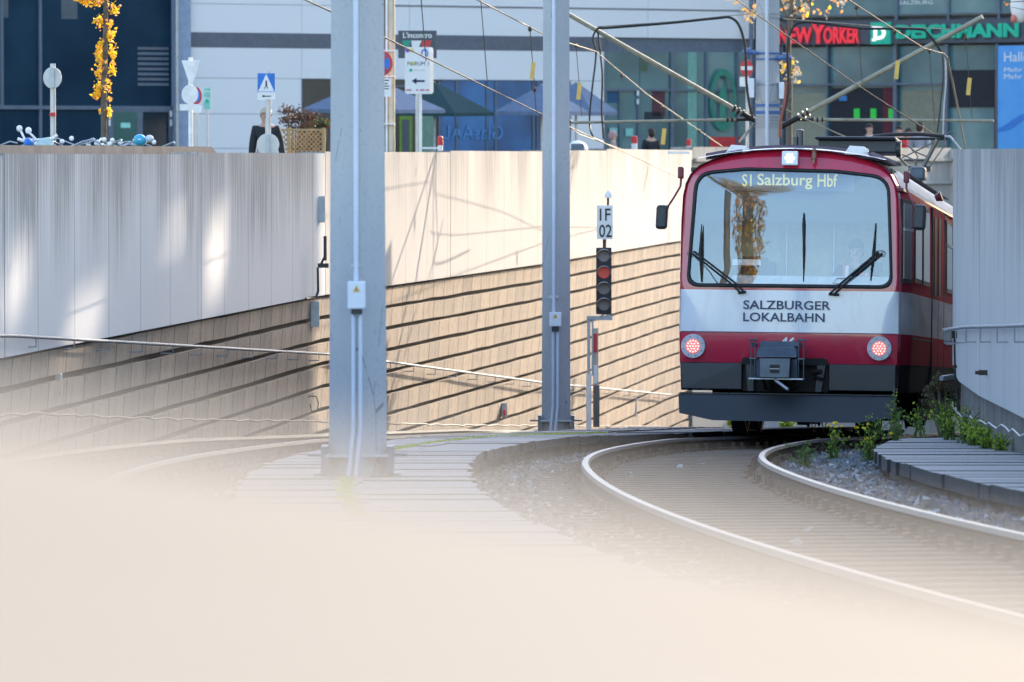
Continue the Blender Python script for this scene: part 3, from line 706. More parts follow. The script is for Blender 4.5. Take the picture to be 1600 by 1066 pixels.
poly_cable("span_rope", "thin pale stay rope above the right feeder cable", [(1222, 30, 89), (1300, 36, 89), (1380, 42, 89), (1482, 46, 89)], .008, M['boom'], "rope")
poly_cable("span_rope", "thin pale stay rope above the left feeder cable", [(934, 42, 89), (1040, 35, 89), (1130, 26, 89), (1178, 22, 89)], .008, M['boom'], "rope")

# ---------------------------------------------------------------- signal
ds_ = 86.0; ss = F/ds_; XS = lambda px: (px-800)/ss; ZS = lambda py: (HY-py)/ss
t = thing("railway_signal", (XS(926), ds_, zg(ds_)), "four lamp railway signal with the second lamp red under a white 1F 02 plate", "signal")
mb = MB(); mb.box((XS(943.5), ds_, ZS(439)), (24/ss, .14, 104/ss)); hs = mb.build("signal_head", mat("signal black", (.02, .02, .025), .6), t, bevel=.01)
M['lamp'] = mat("dull grey lens", (.20, .19, .19), .25, c2=(.14, .13, .13))
M['lampred'] = mat("red signal lens", (.50, .06, .05), .3, emit=(1, .10, .07), es=.03)
for k, py in enumerate((400, 426, 451, 476)):
    mb = MB(); mb.disc((XS(943.5), ds_-.07, ZS(py)), 9/ss, th=.02); mb.build("lamp", M['lampred'] if k == 1 else M['lamp'], hs)
    mb = MB(); n = 14; vs = []
    for j in range(n+1):
        an = math.pi*(-.08+1.16*j/n)
        for rr in (10/ss, 11.2/ss):
            for yy in (ds_-.07, ds_-.07-.17*math.sin(max(0, min(math.pi, an)))-.03): vs.append((XS(943.5)+math.cos(an)*rr, yy, ZS(py)+math.sin(an)*rr))
    fs = []
    for j in range(n):
        a, b = j*4, (j+1)*4; fs += [(a, a+1, b+1, b), (a+2, b+2, b+3, a+3), (a+1, a+3, b+3, b+1)]
    mb.add(vs, fs, 0, True); mb.build("hood", M['galv'] if k != 9 else None, hs)
mb = MB(); mb.box((XS(945), ds_, ZS(347.5)), (25/ss, .02, 53/ss)); pb = mb.build("number_plate", M['white'], t)
text("lettering", "1F", (XS(937), ds_-.013, ZS(345)), (17/ss, 0, 0), (0, 0, 19/ss), M['black'], pb, bold=.01)
text("lettering", "02", (XS(936), ds_-.013, ZS(371)), (20/ss, 0, 0), (0, 0, 20/ss), M['black'], pb, bold=.01)
mb = MB(); mb.tube([(XS(944.5), ds_+.02, ZS(388)), (XS(944.5), ds_+.02, ZS(374))], .03, 8); mb.tube([(XS(950), ds_+.02, ZS(322)), (XS(950), ds_+.02, ZS(306))], .02, 8); mb.build("mount", M['dark'], t)
mb = MB(); mb.ball((XS(950.5), ds_, ZS(309)), (6/ss, 6/ss, 11/ss), 12, 8, half=True); mb.build("cap", M['white'], t)
mb = MB(); mb.box((XS(937), ds_+.02, ZS(497)), (40/ss, .06, 7/ss)); mb.tube([(XS(938), ds_, ZS(497)), (XS(944), ds_, ZS(489))], .02, 6); mb.box((XS(950), ds_, ZS(494)), (7/ss, .06, 12/ss)); mb.build("bracket_arm", M['galv'], t)
mb = MB(); mb.box((XS(920), ds_+.02, ZS(543)), (5/ss, .06, 88/ss)); mb.box((XS(926), ds_+.02, ZS(543)), (3/ss, .06, 88/ss)); mb.build("channel", M['galv'], t)
mb = MB(); mb.tube([(XS(920), ds_, ZS(584)), (XS(920), ds_, zg(ds_)-.2)], .045, 10); mb.build("post", M['white'], t)
mb = MB(); mb.box((XS(931), ds_+.03, ZS(558)), (8/ss, .03, 90/ss)); mb.build("backing_strip", mat("pale strip", (.55, .5, .42), .7), t)
mb = MB(); mb.box((XS(930), ds_, ZS(536)), (6/ss, .02, 29/ss)); mb.build("red_marker", M['red'], t)
mb = MB(); mb.box((XS(931), ds_, ZS(585)), (6/ss, .02, 29/ss)); mb.build("number_strip", M['white'], t)
mb = MB(); mb.box((XS(932), ds_+.06, ZS(635)), (10/ss, .06, 66/ss)); mb.build("lower_cover", M['base_conc'], t)

# wall mounted boxes
def wallbox(name, label, px, py, w_, h_, d, m, cat):
    p = at(px, py, d); sx = d/F; t = MB(); t.box(p, (w_*sx, .14, h_*sx)); return tag(t.build(name, m, bevel=.008), label, cat)
wallbox("cable_cabinet", "small grey galvanised cabinet high on the wall beside the near mast", 502.5, 327, 12, 41, 74.6, M['galv'], "cabinet")
wallbox("cable_cabinet", "grey steel box on the top block course left of the near mast", 492, 491, 14, 40, 74.3, M['galv'], "cabinet")
mb = MB(); dd = 73.5
mb.box(at(508, 388, dd), (.045, .05, 38*dd/F)); mb.tube([at(507, 402, dd), at(499, 418, dd)], .02, 6); mb.box(at(505, 415, dd), (17*dd/F, .05, 7*dd/F)); mb.tube([at(496.5, 418, dd), at(497, 455, dd), at(494, 464, dd), at(478, 467, dd-.5)], .018, 6)
tag(mb.build("cable_bracket", M['dark']), "dark cable bracket and bent conduit on the wall left of the near mast", "bracket")
for lab, px, py, w_, h_ in (("small grey box pair low on the left end of the wall", 72, 601, 8, 32), ("narrow grey box next to its twin on the left wall blocks", 91, 601, 10, 34)):
    wallbox("wall_socket", lab, px, py, w_, h_, 55.2, M['galv'], "box")
wallbox("wall_socket", "small grey lever box with red spot left of the second mast", 788, 641, 9, 22, 92.5, M['galv'], "box")
wallbox("wall_marker", "small red lamp below the lever box near the second mast", 788, 645, 4, 9, 92.3, M['red'], "marker")
wallbox("wall_marker", "tiny orange patch box on the wall blocks left of the near mast", 391, 632, 7, 8, 69.8, M['yellow'], "marker")
wallbox("wall_marker", "thin white post mark on the blocks left of the tram", 994, 636, 3, 31, 114.5, M['white'], "marker")
dd = 89.2; mb = MB(); mb.tube([at(735, 629, dd), at(727, 630, dd), at(726, 636, dd)], .02, 6); mb.ball(at(727, 638, dd), .035, 8, 6)
tag(mb.build("wall_tap", M['rust']), "rusty little tap on the wall blocks between the two masts", "tap")
dd = 74; mb = MB(); mb.tube([at(482, 622, dd), at(484, 619, dd), at(494, 620, dd), at(497, 630, dd), at(496, 642, dd), at(486, 643, dd), at(484, 632, dd)], .01, 6)
tag(mb.build("wire_hoop", M['rust']), "thin wire hoop on the wall blocks beside the near mast", "wire")
for px0, px1, py in ((1016, 1035, 327),):
    mb = MB(); dd = 119; mb.tube([at(px0, py, dd), at(px1+10, py-4, dd)], .05, 6); mb.box(at(px0+2, py+2, dd), (.08, .05, .25)); tag(mb.build("wall_bracket", M['rust']), "rusty bracket on the far pale wall beside the tram mirror", "bracket")
mb = MB(); mb.box(at(1060, 232, 117)-Vector((0, 0, .1)), (.5, .1, .06)); tag(mb.build("wall_bracket", M['white']), "short pale bar on the far wall above the tram mirror", "bracket")

# ---------------------------------------------------------------- foreground parapet (out of focus, right in front of the camera)
t = thing("parapet", (0, .8, -1.1), "pale sandstone parapet blurred in the immediate foreground", "parapet")
mb = MB(); zp = lambda x, y: -.0797-.104*x
P = [(-.6, .12), (.5, .12), (.5, .75), (-.6, 1.85)]
mb.hexa([Vector((x, y, -1.12)) for x, y in P]+[Vector((x, y, zp(x, y))) for x, y in P]); mb.build("coping", M['sand'], t, bevel=.006)

# ================================================================= TRAM
TS = 132.0; TD = F/TS
tram = thing("tram", ((1230-800)/TS, TD, (HY-677)/TS), "crimson and white suburban tram coming out of the cutting, headed for the main station", "tram")
tram.rotation_euler = (-.044, R(.45), -R(8.0))
lx = lambda px: (px-1230)/TS
lz = lambda py: (677-py)/TS
def tram_paint():
    m, n, b = mk("tram livery"); tc = n.nodes.new("ShaderNodeTexCoord"); sp = n.nodes.new("ShaderNodeSeparateXYZ"); n.links.new(tc.outputs['Object'], sp.inputs[0])
    z = sp.outputs[2]
    c = mix(n, mathn(n, 'GREATER_THAN', z, lz(568)), (.022, .027, .034), (.50, .018, .055))
    c = mix(n, mathn(n, 'GREATER_THAN', z, lz(520)), c, (.70, .72, .76))
    c = mix(n, mathn(n, 'GREATER_THAN', z, lz(454)), c, (.50, .018, .055))
    # cream roof sides behind the cab
    up = mathn(n, 'MULTIPLY', mathn(n, 'GREATER_THAN', z, 2.90), mathn(n, 'GREATER_THAN', sp.outputs[1], .35))
    c = mix(n, up, c, (.72, .68, .66))
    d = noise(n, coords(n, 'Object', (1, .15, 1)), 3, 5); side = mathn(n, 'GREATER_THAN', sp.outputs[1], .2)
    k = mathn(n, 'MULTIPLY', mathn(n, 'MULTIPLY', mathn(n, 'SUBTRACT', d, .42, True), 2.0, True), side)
    c = mix(n, mathn(n, 'MULTIPLY', mathn(n, 'LESS_THAN', z, 2.88), mathn(n, 'ADD', mathn(n, 'MULTIPLY', side, .22), mathn(n, 'MULTIPLY', k, .5), True)), c, (.035, .03, .03))  # even darkening paints the side as shaded, the noise part is grime
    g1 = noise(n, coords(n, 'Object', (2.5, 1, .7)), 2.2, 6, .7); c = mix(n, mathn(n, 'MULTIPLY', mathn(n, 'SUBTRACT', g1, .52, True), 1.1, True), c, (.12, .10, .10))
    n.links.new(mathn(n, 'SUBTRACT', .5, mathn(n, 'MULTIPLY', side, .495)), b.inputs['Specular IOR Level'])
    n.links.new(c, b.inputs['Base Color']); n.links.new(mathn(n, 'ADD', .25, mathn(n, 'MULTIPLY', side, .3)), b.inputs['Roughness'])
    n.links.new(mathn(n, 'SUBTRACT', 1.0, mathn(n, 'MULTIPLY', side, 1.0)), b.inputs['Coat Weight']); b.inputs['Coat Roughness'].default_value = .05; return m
M['livery'] = tram_paint()
M['tglass'] = glassmat("tram windscreen", (.97, .98, .99), .115, .0, (.80, .91, 1.0))
M['tside'] = mat("tram side glass", (.03, .035, .04), .05, spec=.9)
def prof(w, k=1.0, top=3.37):
    """half profile of the body shell from the bottom corner up to the roof centre"""
    return [(w-.01, lz(568)), (w, 1.2), (w, 1.9), (w-.005, 2.5), (w-.02, 2.80), (w-.05, 2.95), (w-.11, 3.07), (w-.20, 3.16), (w-.33, 3.225), (w-.55, top-.075), (w-.85, top-.025), (0, top)]
def closed(w, zb):
    h = prof(w); r = [(w-.03, zb), (w-.015, lz(568)-.02)]+h; l = [(-x, z) for x, z in reversed(r[:-1])]
    return r+l
# front fascia: ring between the outer outline and the windscreen opening
def raycast(poly, c, ang):
    dx, dz = math.cos(ang), math.sin(ang); best = None
    for i in range(len(poly)):
        (x0, z0), (x1, z1) = poly[i], poly[(i+1) % len(poly)]; ex, ez = x1-x0, z1-z0; den = dx*ez-dz*ex
        if abs(den) < 1e-9: continue
        t = ((x0-c[0])*ez-(z0-c[1])*ex)/den; u = ((x0-c[0])*dz-(z0-c[1])*dx)/den
        if t > 0 and -1e-6 <= u <= 1+1e-6 and (best is None or t < best): best = t
    return (c[0]+dx*best, c[1]+dz*best)
def roundpoly(pts, rad, n=7):
    out = []; k = len(pts)
    for i in range(k):
        p0, p1, p2 = Vector(pts[i-1]), Vector(pts[i]), Vector(pts[(i+1) % k]); a = (p0-p1).normalized(); b = (p2-p1).normalized()
        r = rad[i] if isinstance(rad, list) else rad; s_, e_ = p1+a*r, p1+b*r
        for j in range(n+1):
            t = j/n; q = s_*(1-t)**2+p1*2*t*(1-t)+e_*t*t; out.append((q.x, q.y))
    return out
ws_out = roundpoly([(lx(1068), lz(450)), (lx(1393), lz(450)), (lx(1385), lz(273)), (lx(1300), lz(263.5)), (lx(1160), lz(261)), (lx(1079), lz(269))], [.16, .16, .22, .05, .05, .22])
ws_in = roundpoly([(lx(1073.5), lz(444)), (lx(1388), lz(444)), (lx(1380), lz(278)), (lx(1300), lz(269)), (lx(1160), lz(266.5)), (lx(1084.5), lz(274))], [.14, .14, .19, .05, .05, .19])
front_poly = [p for p in closed(1.30, lz(568))]
front_poly = [(x, z) for x, z in front_poly if z > lz(568)-.001]
cen = (0, 2.42); NA = 220
def ybul(x, z): return .015*(x/1.3)**2+max(0, z-1.74)*.055+max(0, z-3.05)*.25
angs = [2*math.pi*i/NA for i in range(NA)]
for p in front_poly+ws_out: angs.append(math.atan2(p[1]-cen[1], p[0]-cen[0]) % (2*math.pi))
angs = sorted(set(round(a, 5) for a in angs)); NA = len(angs)
O = [raycast(front_poly, cen, a) for a in angs]; I = [raycast(ws_out, cen, a) for a in angs]; J = [raycast(ws_in, cen, a) for a in angs]
mb = MB(); K = 5; rows = []
for k in range(K+1):
    t = k/K; rows.append([Vector((lerp(o[0], i[0], t), ybul(lerp(o[0], i[0], t), lerp(o[1], i[1], t))+(.045*(1-t/.2)**2 if t < .2 else 0), lerp(o[1], i[1], t))) for o, i in zip(O, I)])
vs = [v for r in rows for v in r]; mb.add(vs, [(k*NA+i, k*NA+(i+1) % NA, (k+1)*NA+(i+1) % NA, (k+1)*NA+i) for k in range(K) for i in range(NA)], 0, True)
front = mb.build("front_panel", M['livery'], tram, True)
# rubber seal
mb = MB(); vs = [Vector((x, ybul(x, z)-.012, z)) for x, z in I]+[Vector((x, ybul(x, z)-.022, z)) for x, z in [((a[0]+b[0])/2, (a[1]+b[1])/2) for a, b in zip(I, J)]]+[Vector((x, ybul(x, z)-.004, z)) for x, z in J]+[Vector((x, ybul(x, z)+.05, z)) for x, z in J]+[Vector((x, ybul(x, z)+.02, z)) for x, z in I]
mb.add(vs, [(k*NA+i, k*NA+(i+1) % NA, ((k+1) % 5)*NA+(i+1) % NA, ((k+1) % 5)*NA+i) for k in range(5) for i in range(NA)], 0, True); mb.build("window_seal", M['black'], tram, True)
mb = MB(); rr = []
for k in range(5):
    t = k/4; rr.append([Vector((x, ybul(x, z)+.012, z)) for x, z in [(lerp(cen[0], j[0]*1.0, t), lerp(cen[1], j[1], t)) for j in J]])
vs = [v for r in rr for v in r]; mb.add(vs, [(k*NA+i, k*NA+(i+1) % NA, (k+1)*NA+(i+1) % NA, (k+1)*NA+i) for k in range(4) for i in range(NA)], 0, True)
mb.build("windscreen", M['tglass'], tram, True)
# side shell
mb = MB(); secs = [(.045, 1.30), (.14, 1.315), (1.05, 1.40), (16.0, 1.40)]; loops = [closed(w_, lz(612)) for _, w_ in secs]; k = len(loops[0])
vs = [Vector((x, y, z)) for (y, _), lp in zip(secs, loops) for x, z in lp]
fs = [(i*k+j, i*k+(j+1) % k, (i+1)*k+(j+1) % k, (i+1)*k+j) for i in range(len(secs)-1) for j in range(k)]+[tuple(range((len(secs)-1)*k, len(secs)*k))]
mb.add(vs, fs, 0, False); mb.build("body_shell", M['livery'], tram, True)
# roof cap and rim
M['roofgrey'] = mat("plum grey roof", (.12, .085, .105), .45); M['rim'] = mat("white roof rim", (.74, .74, .78), .4)
def rooftop(y): return 3.37
mb = MB(); n = 20; rows = []
for y in (.10, .30):
    rows.append([Vector((x, y, 3.375-.1*x*x+(.0 if y < .2 else .02))) for x in [(-1.12+2.24*i/n) for i in range(n+1)]])
mb.add([*rows[0], *rows[1]], [(i, i+1, n+2+i, n+1+i) for i in range(n)], 0, True); mb.build("roof_rim", M['rim'], tram, True)
mb = MB(); prf = [(-1.05+2.1*i/12) for i in range(13)]
vs = [Vector((x, y, 3.405-.10*x*x+dz)) for y in (.4, 15.8) for dz in (-.05, .03) for x in prf]; fs = []
for y in (0,):
    for i in range(12): fs += [(13+i, 14+i, 39+i+1, 39+i), (i, i+1, 14+i, 13+i)]
mb.add(vs, fs, 0, True); mb.build("roof_cap", M['roofgrey'], tram, True)
mb = MB()
for (x0, x1, zz) in ((lx(1093), lx(1150), .04),): mb.prism([(x0, .25, lz(245)), (x1, .25, lz(235.5)), (x1, .25, lz(232)), (x0+.1, .25, lz(240))], (0, .8, 0))
mb.build('roof_gutter', M['roofgrey'], tram, True); mb = MB(); mb.prism([(lx(1350), .25, lz(238)), (lx(1392), .25, lz(253)), (lx(1396), .25, lz(250)), (lx(1355), .25, lz(234))], (0, .8, 0)); mb.build("roof_gutter", M['roofgrey'], tram, True)
for px, py in ((1142, 232), (1329, 232)):
    mb = MB(); x, z = lx(px), lz(py); mb.hexa([(x-.15, .35, z-.05), (x+.15, .35, z-.05), (x+.15, .8, z-.04), (x-.15, .8, z-.04), (x-.08, .4, z+.06), (x+.09, .4, z+.05), (x+.09, .75, z+.05), (x-.08, .75, z+.06)])
    mb.box((x+.12, .45, z+.0), (.04, .2, .05)); mb.build("roof_vent", M['livery'], tram, True)
# aerial, square lamp, whistle
mb = MB(); mb.tube([(lx(1238.5), .5, lz(236)), (lx(1238.5), .5, lz(201))], .05, 14); mb.ball((lx(1238.5), .5, lz(201)), (.05, .05, .02), 14, 6); mb.tube([(lx(1232.5), .45, lz(236)), (lx(1232.5), .45, lz(211))], .028, 10); mb.build("aerial", mat("gunmetal aerial", (.05, .055, .07), .25, .8), tram, True)
mb = MB(); mb.box((lx(1229), .02, lz(247)), (25/TS, .10, 22/TS)); lampbody = mb.build("top_lamp", M['box'], tram, True, bevel=.012)
M['led'] = mat("white led", (.9, .9, .9), .3, emit=(1, 1, 1), es=.35)
mb = MB()
for a in range(6): mb.disc((lx(1229)+.045*math.cos(a*1.047), -.032, lz(247)+.045*math.sin(a*1.047)), .016, th=.004, n=10)
mb.disc((lx(1229), -.032, lz(247)), .016, th=.004, n=10); mb.build("lens", M['led'], lampbody, True)
mb = MB(); mb.tube([(lx(1266), .1, lz(233)), (lx(1266), .02, lz(249))], .03, 10); mb.tube([(lx(1266), .02, lz(249)), (lx(1266), .0, lz(256))], [.02, .006], 8); mb.build("whistle", mat("brass brown", (.28, .16, .10), .4, .4), tram, True)
# white band lettering and number
yb = -.012
text("lettering", "SALZBURGER", (lx(1159), yb, lz(484)), (lx(1296)-lx(1159), 0, 0), (0, 0, 14/TS), M['navytext'], tram, True, bold=.016)
text("lettering", "LOKALBAHN", (lx(1159), yb, lz(503)), (lx(1287)-lx(1159), 0, 0), (0, 0, 14/TS), M['navytext'], tram, True, bold=.016)
text("fleet_number", "46", (lx(1218), yb, lz(543)), (24/TS, 0, 0), (0, 0, 16/TS), M['white'], tram, True, bold=.03)
# lights
M['ledred'] = mat("pink red led", (.9, .2, .2), .3, emit=(1, .30, .28), es=.8)
M['lring'] = mat("grey lamp ring", (.52, .52, .56), .4); M['ldark'] = mat("dim red lamp glass", (.55, .12, .12), .2, emit=(1, .2, .18), es=.15)
for px in (1081, 1373):
    x, z = lx(px), lz(543); y = ybul(x, z); mb = MB(); mb.disc((x, y+.01, z), 19/TS, th=.05, n=36); hl = mb.build("tail_lamp", M['lring'], tram, True, bevel=.008)
    mb = MB(); mb.disc((x, y-.042, z), 11.5/TS, th=.004, n=28); mb.build("lens", M['ldark'], hl, True)
    mb = MB()
    for rr, nn in ((0, 1), (.034, 6), (.066, 12)):
        for k_ in range(nn): mb.disc((x+rr*math.cos(k_*6.283/nn), y-.048, z+rr*math.sin(k_*6.283/nn)), .011, th=.004, n=8)
    mb.build("led_cluster", M['ledred'], hl, True)
    mb = MB()
    for k_ in range(8): mb.disc((x+.118*math.cos(k_*.785+.3), y-.041, z+.118*math.sin(k_*.785+.3)), .007, th=.003, n=6)
    mb.build("screw", M['dark'], hl, True)
# lower skirts, recess, coupler, deflector
for x0, x1 in ((lx(1060), lx(1158)), (lx(1294), lx(1399))):
    mb = MB(); zt, zb = lz(568.5), lz(610); o0 = .03 if x0 < 0 else 0
    mb.hexa([(x0+o0, .02, zb), (x1, .02, zb), (x1, .5, zb), (x0+o0, .5, zb), (x0, .015+.015*(x0/1.3)**2, zt), (x1, .015, zt), (x1, .5, zt), (x0, .5, zt)]); mb.build("front_skirt", M['dark'], tram, True, bevel=.01)
mb = MB(); mb.box((lx(1226), .25, lz(589)), (1.02, .35, .36)); mb.build("coupler_recess", M['under'], tram, True)  # near-black block paints the shade inside the recess
mb = MB(); z0, z1 = lz(568), lz(559.5); mb.prism([(lx(1156), -.006, z0-.02), (lx(1294), -.006, z0-.02), (lx(1290), -.006, z1-.01), (lx(1286), -.006, z1), (lx(1163), -.006, z1), (lx(1159), -.006, z1-.01)], (0, .02, 0)); mb.build("notch_shadow_plate", M['under'], tram, True)  # dark plate stands in for shade in the notch
for x in (lx(1170), lx(1284)):
    mb = MB(); s_ = 1 if x > 0 else -1; mb.prism([(x-.05, .0, lz(560)), (x+.05, .0, lz(560)), (x+.02-s_*.03, .0, lz(612)), (x-.05-s_*.03, .0, lz(612))], (0, .06, 0)); mb.build("recess_bracket", M['dark'], tram, True)
M['coup'] = mat("blue grey coupler paint", (.075, .10, .13), .35, .2, c2=(.045, .06, .08), ns=6)
cp = MB(); X_ = lambda px: lx(px); Z_ = lz
cp.hexa([(X_(1190), -.42, Z_(545)), (X_(1247), -.42, Z_(545)), (X_(1247), -.1, Z_(545)), (X_(1190), -.1, Z_(545)), (X_(1191), -.38, Z_(534)), (X_(1247), -.38, Z_(534)), (X_(1246), -.1, Z_(534)), (X_(1192), -.1, Z_(534))])
cp.hexa([(X_(1186), -.50, Z_(559)), (X_(1250), -.50, Z_(559)), (X_(1250), -.1, Z_(559)), (X_(1186), -.1, Z_(559)), (X_(1187), -.44, Z_(544.6)), (X_(1249), -.44, Z_(544.6)), (X_(1249), -.1, Z_(544.6)), (X_(1187), -.1, Z_(544.6))])
coup = cp.build("coupler_box", M['coup'], tram, True, bevel=.012)
cp = MB(); yy = -.56
cp.hexa([(X_(1193), yy, Z_(591)), (X_(1239), yy, Z_(591)), (X_(1239), -.2, Z_(591)), (X_(1193), -.2, Z_(591)), (X_(1192), yy+.02, Z_(560.5)), (X_(1240), yy+.02, Z_(560.5)), (X_(1240), -.2, Z_(560.5)), (X_(1192), -.2, Z_(560.5))])
for a, b in ((1185, 1193), (1240, 1250)): cp.hexa([(X_(a), yy+.10, Z_(591)), (X_(b), yy+.05, Z_(591)), (X_(b), -.2, Z_(591)), (X_(a), -.2, Z_(591)), (X_(a), yy+.10, Z_(562)), (X_(b), yy+.05, Z_(562)), (X_(b), -.2, Z_(562)), (X_(a), -.2, Z_(562))])
cp.build("coupler_face", M['coup'], tram, True, bevel=.008)
cp = MB(); cp.box((X_(1216), yy-.001, Z_(577)), (15/TS, .012, 13/TS)); cp.build("coupler_socket", M['black'], coup, True)
cp = MB(); cp.box((X_(1216), yy-.009, Z_(577)), (15/TS, .006, 1/TS)); cp.build("socket_bar", M['galv'], coup, True)
for xs in ((1178, 1184), (1252, 1260)):
    cp = MB()
    for xq in xs: cp.tube([(X_(xq), -.47, Z_(532)), (X_(xq), -.47, Z_(592))], .009, 6)
    for zq in (561, 592): cp.box((X_(sum(xs)/2), -.46, Z_(zq)), (11/TS, .06, 2/TS))
    cp.tube([(X_(xs[0])-.02, -.47, Z_(532)), (X_(xs[1])+.02, -.47, Z_(532))], .014, 6); cp.tube([(X_(xs[0]+3), -.45, Z_(540)), (X_(xs[0]+(6 if xs[0] < 1200 else -6)), -.4, Z_(540))], .03, 8); cp.build("coupler_guard", M['coup'], tram, True)
cp = MB(); cp.box((X_(1217), -.45, Z_(592.5)), (84/TS, .1, 2/TS)); cp.tube([(X_(1216), -.5, Z_(594)), (X_(1238), -.62, Z_(609))], .02, 8); cp.build("coupler_lever", M['galv'], tram, True)
cp = MB(); cp.tube([(X_(1216), -.2, Z_(585)), (X_(1216), .4, Z_(592))], .12, 10)
for q in (1195, 1205, 1231, 1242): cp.tube([(X_(q), -.3, Z_(592)), (X_(q)+.01, -.1, Z_(608)), (X_(q)-.03, .15, Z_(600))], .02, 6)
cp.tube([(X_(1270), .02, Z_(582)), (X_(1282), -.06, Z_(580))], .03, 8); cp.tube([(X_(1274), .02, Z_(590)), (X_(1284), -.04, Z_(592))], .025, 8); cp.build("hose", M['under'], tram, True)
mb = MB(); dz = [(1060, 617), (1402, 617), (1396, 651), (1343, 659.5), (1116, 658.5), (1063, 648)]
mb.prism([(lx(a), -.10-.12*(617-b)/40*-1, lz(b)) for a, b in dz], (0, .03, 0)); mb.build("deflector_plate", M['dark'], tram, True)
mb = MB(); mb.box((lx(1231), .0, lz(616)), (2.56, .24, .012)); mb.build("deflector_ledge", M['dark'], tram, True)
mb = MB(); mb.box((0, 1.6, lz(632)), (2.2, 2.9, .16)); mb.box((0, 8.0, .33), (2.45, 5.6, .42)); mb.box((0, 15.2, .33), (2.45, 1.6, .42)); mb.box((.6, 12.8, .40), (.9, 5, .5)); mb.build("underframe", M['under'], tram, True)
for sx in (-1, 1):
    for yy in (2.1, 4.0, 11.6, 13.5):
        mb = MB(); mb.tube([(sx*.70, yy, .40), (sx*.84, yy, .40)], .41, 28); mb.tube([(sx*.68, yy, .40), (sx*.70, yy, .40)], .44, 28); wh = mb.build("wheel", M['under'], tram, True)
    mb = MB(); mb.box((sx*1.0, 3.05, .45), (.12, 2.8, .22)); mb.build("bogie_frame", M['under'], tram, True)
for x in (lx(1157), lx(1179), lx(1262), lx(1279)):
    mb = MB(); mb.tube([(x-.03, .9, lz(659)), (x, .9, lz(678)), (x+.03, .9, lz(659))], .009, 5); mb.build("sanding_chain", mat("bare copper", (.5, .28, .14), .4, .5) if x == lx(1157) else bpy.data.materials["bare copper"], tram, True)
# seams on the nose
mb = MB(); mb.box((lx(1231), -.004, lz(520)), (2.56, .008, .010)); mb.build("nose_seam", mat("plum seam", (.12, .02, .08), .5), tram, True)
# wipers
def wiper(pts, r=.011): 
    mb = MB()
    for p in pts: mb.tube([(lx(a), y, lz(b)) for a, b, y in p], r, 6)
    return mb
mb = wiper([[(1161, 458, -.04), (1146, 443, -.06), (1080, 394, -.05)], [(1154, 458, -.04), (1138, 443, -.06), (1076, 396, -.05)]], .013)
mb.tube([(lx(1151), -.03, lz(459)), (lx(1163), -.03, lz(457))], .018, 6)
for k_ in range(1): mb.tube([(lx(1082)+.05*math.cos(a*.6)-.04, -.05, lz(398)+.025*math.sin(a*.6)) for a in range(11)], .004, 5)
wp = mb.build("wiper_arm", M['black'], tram, True); mb = MB(); mb.tube([(lx(1092), -.03, lz(352)), (lx(1091), -.05, lz(397)), (lx(1093), -.02, lz(442))], [.006, .024, .008], 6); mb.build("wiper_blade", M['black'], wp, True)
mb = wiper([[(1294, 459, -.04), (1312, 442, -.06), (1370, 392, -.05)], [(1302, 459, -.04), (1318, 443, -.06), (1376, 394, -.05)]], .013)
mb.tube([(lx(1293), -.03, lz(459)), (lx(1309), -.03, lz(460))], .018, 6)
mb.tube([(lx(1365)+.06*math.cos(a*.6)+.06, -.05, lz(394)+.03*math.sin(a*.6)) for a in range(11)], .004, 5)
mb.tube([(lx(1312), -.05, lz(443)), (lx(1299), -.05, lz(442)), (lx(1306), -.05, lz(434)), (lx(1330), -.05, lz(434))], .004, 5)
wp = mb.build("wiper_arm", M['black'], tram, True); mb = MB(); mb.tube([(lx(1365), -.03, lz(347)), (lx(1362), -.05, lz(397)), (lx(1358), -.02, lz(437))], [.006, .02, .008], 6); mb.build("wiper_blade", M['black'], wp, True)
mb = MB(); mb.tube([(lx(1252), .0, lz(332)), (lx(1252), -.03, lz(350)), (lx(1252.5), -.03, lz(372)), (lx(1253), -.02, lz(395)), (lx(1253), .0, lz(440))], [.007, .018, .014, .016, .006], 6); wp = mb.build("centre_upright", M['black'], tram, True)  # thin dark upright over the middle of the windscreen
# mirrors
M['plum'] = mat("plum arm", (.14, .01, .03), .4)
for pts_, bx, bpx in (([(1056, 272, .2), (1056, 292, .1), (1049, 310, -.1), (1036, 335, -.25)], (1032, 342, 19, 38), (1055, 270)), ([(1410, 275, .2), (1411, 293, .1), (1420, 310, -.1), (1434, 335, -.25)], (1435, 338.5, 21, 40), (1410, 274))):
    mb = MB(); mb.tube([(lx(a), y, lz(b)) for a, b, y in pts_], .013, 8); mb.build("mirror_arm", M['plum'], tram, True)
    mb = MB(); mb.box((lx(bpx[0]), .2, lz(bpx[1])), (.065, .12, .14)); mb.build("mirror_mount", M['plum'], tram, True, bevel=.015)
    x, z, w_, h_ = lx(bx[0]), lz(bx[1]), bx[2]/TS, bx[3]/TS; mb = MB()
    sgn = 1 if x > 0 else -1
    mb.hexa([(x-w_/2, -.30, z-h_/2), (x+w_*.42, -.33, z-h_/2), (x+w_*.42, -.15, z-h_/2), (x-w_/2, -.15, z-h_/2), (x-w_*.42, -.30, z+h_/2), (x+w_/2, -.33, z+h_/2), (x+w_/2, -.15, z+h_/2), (x-w_*.42, -.15, z+h_/2)])
    mb.build("mirror_housing", M['dark'], tram, True, bevel=.035)
